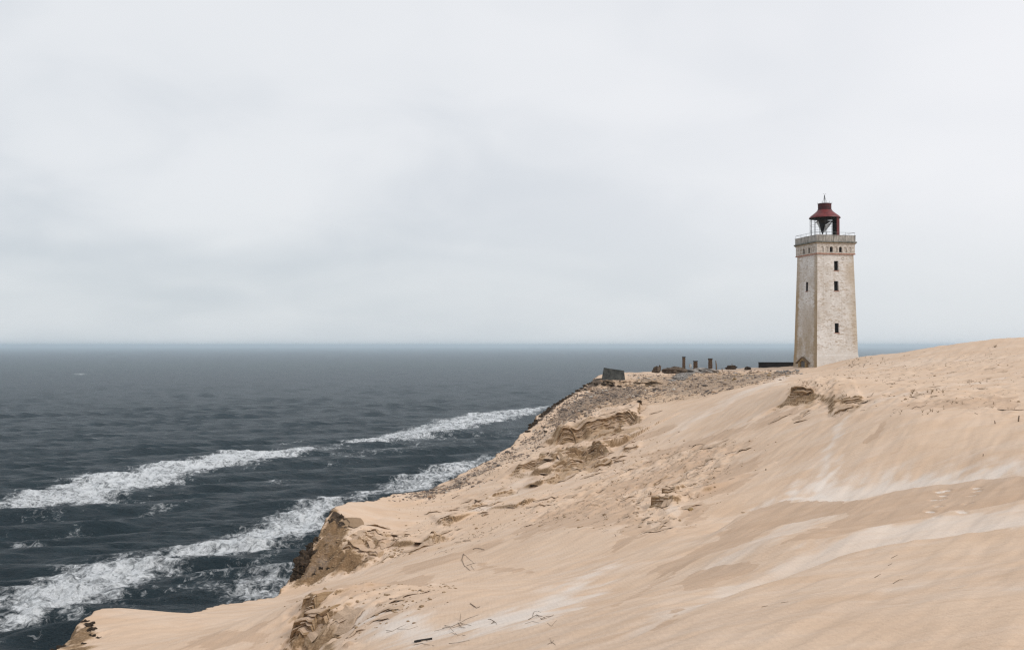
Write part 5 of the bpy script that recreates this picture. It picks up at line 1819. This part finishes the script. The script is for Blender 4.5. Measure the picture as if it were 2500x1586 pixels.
# ------------------------------------------------------------------ driftwood, branches, stakes, dead grass
def stick(name, pix, r_px, label, cat, group=None, mat='wood', lift=None, side=None):
    pts = []
    for k, q in enumerate(pix):
        p = hit(q[0], q[1])
        pts.append(p)
    dep = sum(p.y for p in pts) / len(pts)
    rad = 0.5 * r_px * dep / FPX
    up = [(lift[k] if lift else 0) * dep / FPX for k in range(len(pts))]
    pts = [p + Vector((0, 0, rad * .7 + u)) for p, u in zip(pts, up)]
    # in-between points so that nothing runs through the sand
    out = []
    for a, b, ua, ub in zip(pts[:-1], pts[1:], up[:-1], up[1:]):
        for t in (0, .33, .66):
            p = a.lerp(b, t)
            z_ = gz(p.x, p.y) + rad * .6
            p.z = max(p.z, z_)
            p += Vector((random.uniform(-1, 1), random.uniform(-1, 1), random.uniform(-.3, 1))) * rad * .6
            out.append(p)
    out.append(pts[-1])
    n_ = len(out)
    m_ = MB()
    m_.tube([tuple(p) for p in out], [rad * (1.0 - .5 * k / n_) for k in range(n_)], 6)
    o_ = m_.build(name, M[mat], smooth=True)
    if label:
        tag(o_, label, cat, group)
    return o_


def branch(parts, label, cat='branch'):
    """first polyline is the main stem, the rest are its twigs"""
    root = stick('branch', parts[0][0], parts[0][1], label, cat)
    for pix, r_ in parts[1:]:
        t = stick('twig', pix, r_, None, None)
        t.parent = root
    return root


branch([([(1131, 1352), (1128, 1366), (1134, 1382), (1148, 1392)], 1.7), ([(1132, 1352), (1150, 1368), (1158, 1376)], .8), ([(1140, 1380), (1152, 1376), (1162, 1373)], 1.2), ([(1150, 1380), (1158, 1392)], .8)],
       'small dark branch with short roots lying on the mid slope')
branch([([(1080, 1533), (1100, 1530), (1122, 1520), (1150, 1526)], 1.5), ([(1122, 1520), (1140, 1510), (1168, 1500)], 1.1), ([(1100, 1532), (1112, 1546), (1118, 1552)], .9), ([(1060, 1540), (1085, 1534)], .9)],
       'spreading leafless branch on the white sand above the dark board')
branch([([(942, 1538), (958, 1540), (972, 1532), (990, 1524)], 1.0), ([(942, 1544), (958, 1540)], .8), ([(970, 1534), (996, 1536), (1020, 1528)], .8)], 'thin forked twig left of the spreading branch on white sand')
branch([([(1086, 1526), (1108, 1531), (1130, 1524)], 1.2), ([(1118, 1520), (1126, 1530), (1136, 1532)], 1.6), ([(1096, 1545), (1120, 1550), (1130, 1548)], .7)], 'small crossed twigs lying against the spreading branch')
branch([([(1290, 1512), (1310, 1500), (1330, 1508)], 1.6), ([(1300, 1504), (1306, 1492), (1320, 1494)], 1.1), ([(1310, 1500), (1322, 1512), (1340, 1506), (1352, 1500)], 1.1), ([(1282, 1522), (1300, 1516), (1316, 1520)], 1.0), ([(1336, 1520), (1346, 1528), (1360, 1512)], .8)],
       'dense knot of dead twigs at the right end of the white sand patch')
branch([([(1338, 1572), (1346, 1568), (1356, 1574)], 1.6), ([(1346, 1568), (1342, 1556)], 1.0), ([(1346, 1570), (1352, 1562)], .8)], 'small dark twig cluster at the bottom edge right of the board')
stick('driftwood_stick', [(1148, 1473), (1158, 1480), (1164, 1484), (1172, 1480)], 2.2, 'hooked brown driftwood stick alone on smooth sand above the white patch', 'driftwood')
stick('driftwood_stick', [(1155, 1340), (1172, 1339), (1183, 1342)], 1.8, 'short dark stick above the small dark branch', 'driftwood')
stick('driftwood_stick', [(1130, 1320), (1150, 1320)], 2.0, 'stubby tan stick uphill of the small dark branch', 'driftwood')
stick('driftwood_stick', [(1200, 1522), (1206, 1516), (1212, 1523)], 1.8, 'tiny dark stump of wood in the middle of the white sand', 'driftwood')
stick('driftwood_stick', [(1096, 1570), (1120, 1568), (1146, 1562)], 1.2, 'thin stick lying right of the dark board', 'driftwood')
stick('driftwood_stick', [(1010, 1574), (1030, 1570), (1060, 1576)], 1.4, 'brown stick lying just below the dark board', 'driftwood')
stick('driftwood_stick', [(2136, 1409), (2150, 1401)], 1.3, 'short dark stick on the near dune, left of the crack line', 'driftwood')
stick('driftwood_stick', [(2180, 1424), (2195, 1415), (2205, 1414)], 1.3, 'thin curved twig just below the short stick on the near dune', 'driftwood')
stick('driftwood_stick', [(2176, 1362), (2192, 1354)], 1.2, 'upper thin twig in the small group on the near dune', 'driftwood')
stick('driftwood_stick', [(2168, 1380), (2178, 1375)], 1.2, 'middle thin twig in the small group on the near dune', 'driftwood')
stick('driftwood_stick', [(1860, 1481), (1874, 1478)], 1.3, 'lone dark splinter at the lower left of the near dune', 'driftwood')
stick('driftwood_stick', [(1906, 1471), (1925, 1468)], 1.0, 'faint twig right of the lone dark splinter', 'driftwood')
stick('driftwood_stick', [(1648, 1182), (1660, 1176), (1674, 1172), (1680, 1166)], 1.5, 'dark stick above the two broken crust ledges in mid slope', 'driftwood')
stick('driftwood_stick', [(1770, 1109), (1798, 1101)], 1.4, 'straight dark stick near the upper right of the twig-strewn slope', 'driftwood')
stick('driftwood_stick', [(1598, 1180), (1612, 1172), (1624, 1164)], 1.0, 'bent twig left of the dark stick in mid slope', 'driftwood')
stick('driftwood_stick', [(1675, 1170), (1676, 1158), (1678, 1152)], .9, 'upright thin twig rising from the dark stick in mid slope', 'driftwood')
stick('driftwood_stick', [(2227, 998), (2238, 992), (2248, 995)], 1.6, 'bowed dark stick on the sand slope right of the layered scarps', 'driftwood')
stick('driftwood_stick', [(2250, 993), (2261, 989)], 1.1, 'small splinter at the right tip of the bowed dark stick', 'driftwood')
stick('driftwood_stick', [(2216, 991), (2222, 987)], 1.3, 'short dark chip left of the bowed dark stick', 'driftwood')
stick('driftwood_stick', [(2362, 933), (2378, 930)], 1.5, 'straight dark stick high on the upper dune', 'driftwood')
stick('driftwood_stick', [(2117, 969), (2126, 968), (2133, 958)], 1.3, 'forked twig sticking up right of the layered scarps', 'driftwood')
stick('driftwood_stick', [(2380, 1008), (2388, 1012)], 1.0, 'small bent twig left of the two stakes', 'driftwood')
stick('driftwood_stick', [(1524, 1072), (1534, 1058), (1540, 1062)], 1.0, 'thin dead twig below the upper sand scarp', 'driftwood')
stick('driftwood_stick', [(1104, 1217), (1122, 1209)], 1.8, 'dark stick on the gravelly lip behind the headland', 'driftwood')
for q, lab in ((((1262, 1205), (1268, 1193)), 'stick leaning in the gully left of the middle scarp'), (((2078, 897), (2090, 890), (2100, 886)), 'dead twig on the sand bank at the lighthouse foot'),
               (((2108, 896), (2112, 888), (2122, 882)), 'branched dead twig at the right of the lighthouse foot')):
    stick('driftwood_stick', list(q), 1.0, lab, 'driftwood')

# dark board
p0, p1 = hit(1015, 1566), hit(1050, 1561)
e = empty('wooden_board', tuple((p0 + p1) / 2))
tag(e, 'dark broken board lying on white sand at the bottom of the picture', 'board')
ax_ = (p1 - p0) / 2
wd = Vector((-ax_.y, ax_.x, 0)).normalized() * .05
wd.z = gz(e.location.x + wd.x, e.location.y + wd.y) - gz(e.location.x, e.location.y)
up = Vector((0, 0, .05))
mb = MB()
cs = [-ax_ - wd, ax_ * .96 - wd, ax_ * 1.04 + wd, -ax_ * .94 + wd]
mb.add([tuple(q - up * .4) for q in cs] + [tuple(q + up) for q in cs], [(0, 3, 2, 1), (4, 5, 6, 7), (0, 1, 5, 4), (1, 2, 6, 5), (2, 3, 7, 6), (3, 0, 4, 7)])
mb.build('board', M['tar'], e, bevel=.004)
mb = MB()
mb.tube([tuple(ax_ * .2 - wd * 1.5 + up * .3), tuple(ax_ * .8 - wd * 1.8 + up * .3), tuple(ax_ * 1.5 - wd * 2.0 + up * .2)], [.014, .012, .006], 5)
mb.build('splinter', M['wood'], e)

# stakes in the upper dune
for px, py0, py1, lean, r_, lab in ((2486, 1014, 1029, 2.5, 1.7, 'tallest dark stake in the sand at the right edge of the picture'), (2430, 1026, 1034, -1.5, 1.2, 'short dark stake left of the tallest stake'),
                                (2400, 1107, 1113, 1, 1.0, 'tiny peg in smooth sand below the two stakes'), (1870, 1143, 1147, 0, 1.4, 'tiny dark peg on the sand at the left of the pale bowl')):
    p = hit(px, py1)
    h_ = (py1 - py0) * p.y / FPX
    r_ = r_ * p.y / FPX
    mb = MB()
    mb.tube([(p.x, p.y, p.z - .15), (p.x + lean * p.y / FPX * .5, p.y, p.z + h_ * .5), (p.x + lean * p.y / FPX, p.y, p.z + h_)], [r_, r_, r_ * .8], 6)
    tag(mb.build('stake', M['wood'], smooth=True), lab, 'stake', 'stakes in the upper dune')

# pale brick on the slope
p = hit(1686, 1244)
mb = MB()
q = p.y / FPX
mb.box(-6 * q, 6 * q, -4 * q, 4 * q, -2 * q, 4 * q)
o_ = mb.build('loose_brick', M['yellow_brick'], bevel=.01)
o_.location = p
o_.rotation_euler = (.1, -.15, .5)
tag(o_, 'single pale brick lying on the sand below the broken ledges', 'brick')

# dead marram tufts
tufts = []
for k in range(4):
    m_ = MB()
    for j in range(9):
        a = random.uniform(0, 6.28)
        l_ = random.uniform(.25, .6)
        le = random.uniform(.2, .9)
        pts = [(0, 0, -.05), (math.cos(a) * l_ * le * .35, math.sin(a) * l_ * le * .35, l_ * .6), (math.cos(a) * l_ * le, math.sin(a) * l_ * le, l_ * random.uniform(.55, 1.0))]
        m_.tube(pts, [.012, .009, .004], 3, False)
    o_ = m_.build('dry_grass_tuft', M['straw'])
    tufts.append(o_.data)
    bpy.data.objects.remove(o_)


def tuft_line(pix, n_, jit, label, group, sc=1.0):
    for k in range(n_):
        t = random.random() * (len(pix) - 1)
        i = min(int(t), len(pix) - 2)
        f_ = t - i
        px = pix[i][0] * (1 - f_) + pix[i + 1][0] * f_ + random.uniform(-6, 6)
        py = pix[i][1] * (1 - f_) + pix[i + 1][1] * f_ + random.uniform(-.3, 1) * jit
        p = hit(px, py)
        o_ = bpy.data.objects.new('dry_grass_tuft', random.choice(tufts))
        COL.objects.link(o_)
        o_.location = p
        s_ = sc * random.uniform(.5, 1.1)
        o_.scale = (s_, s_, s_ * random.uniform(.5, 1.0))
        o_.rotation_euler = (random.uniform(-.3, .3), random.uniform(-.3, .3), random.uniform(0, 6.28))
        tag(o_, label, 'grass tuft', group)


tuft_line([(2060, 884), (2085, 878), (2120, 877), (2165, 876)], 22, 14, 'dead grass tuft on the sand bank at the right foot of the lighthouse', 'grass by the lighthouse foot')
tuft_line([(1935, 945), (1960, 930), (2000, 935), (2030, 945)], 16, 10, 'dead grass tuft on the crest of the left layered scarp', 'grass on the left scarp', .8)
tuft_line([(2200, 960), (2240, 955), (2300, 953)], 16, 10, 'dead grass tuft on the low hummock right of the layered scarps', 'grass on the hummock', .9)
tuft_line([(2030, 968), (2060, 965), (2090, 975)], 9, 8, 'dead grass tuft on top of the right layered scarp', 'grass on the right scarp', .7)
tuft_line([(2250, 1005), (2290, 1000), (2330, 980), (2400, 985), (2480, 990)], 18, 10, 'dead grass tuft on the rough sand left of the stakes', 'grass on the rough upper sand', .6)
tuft_line([(2160, 1016), (2190, 1006), (2210, 1004)], 6, 6, 'dead grass tuft at the top of the smooth sand slope', 'grass above the smooth slope', .5)
tuft_line([(1580, 1202), (1590, 1210)], 4, 4, 'dark root tuft at the tip of the broken crust ledge', 'roots on the crust ledge', .7)
tuft_line([(1500, 1190), (1560, 1170), (1680, 1130), (1740, 1120)], 14, 30, 'sparse dead grass tuft on the twig-strewn middle slope', 'grass on the middle slope', .55)
tuft_line([(1555, 1045), (1570, 1052)], 5, 6, 'root tuft at the right end of the upper sand scarp', 'roots on the upper scarp', .7)
tuft_line([(2425, 845), (2455, 842)], 5, 4, 'dead grass tuft near the top of the far dune crest', 'grass on the far crest', .9)

# twig litter
g_ = np.random.default_rng(17)
areas = [([(1250, 1280), (1450, 1170), (1560, 1120), (1700, 1080), (1830, 1070), (1790, 1140), (1690, 1240), (1560, 1300), (1400, 1280)], 420),
         ([(2060, 880), (2250, 865), (2450, 845), (2500, 1010), (2300, 990), (2130, 1000), (1960, 990), (1930, 940)], 420),
         ([(850, 1300), (1120, 1260), (1250, 1230), (1240, 1290), (1100, 1350), (940, 1370)], 120),
         ([(900, 1550), (1080, 1500), (1380, 1480), (1350, 1540), (1100, 1570)], 5),
         ([(1330, 1080), (1560, 1040), (1500, 1120), (1400, 1170)], 140),
         ([(1560, 925), (1930, 905), (1850, 935), (1650, 960)], 200)]
m_ = MB()
for pix, n_ in areas:
    xy = sample_poly(pix, n_, g_, 2.0)
    z = height(xy[:, 0], xy[:, 1])
    for (x_, y_), z_ in zip(xy, z):
        a = g_.normal(.9, .7)
        l_ = g_.uniform(.12, .5)
        dx, dy = math.cos(a) * l_, math.sin(a) * l_
        r_ = g_.uniform(.005, .014)
        h2 = z_ + g_.uniform(0, .12)
        m_.tube([(x_, y_, z_ + .01), (x_ + dx * .5, y_ + dy * .5, (z_ + h2) / 2 + .03), (x_ + dx, y_ + dy, h2)], [r_, r_, r_ * .5], 3, False)
o_ = m_.build('twig_litter', M['wood'])
o_['kind'] = 'stuff'
o_['label'] = 'fine dark twigs and roots littering the rough sand'

# ------------------------------------------------------------------ sea haze
hm = bpy.data.materials.new('sea_haze')
hm.use_nodes = True
t = hm.node_tree
t.nodes.remove(t.nodes['Principled BSDF'])
pv = t.nodes.new('ShaderNodeVolumePrincipled')
pv.inputs['Color'].default_value = (0.74, 0.88, 0.98, 1)
pv.inputs['Density'].default_value = 1.0e-4
pv.inputs['Anisotropy'].default_value = 0.2
t.links.new(pv.outputs[0], t.nodes['Material Output'].inputs['Volume'])
mb = MB()
mb.box(-52000, 52000, -400, 31000, -9, 86)
o_ = mb.build('haze', hm)
o_['kind'] = 'stuff'
o_['label'] = 'thin sea haze veiling the horizon'
o_.display_type = 'WIRE'
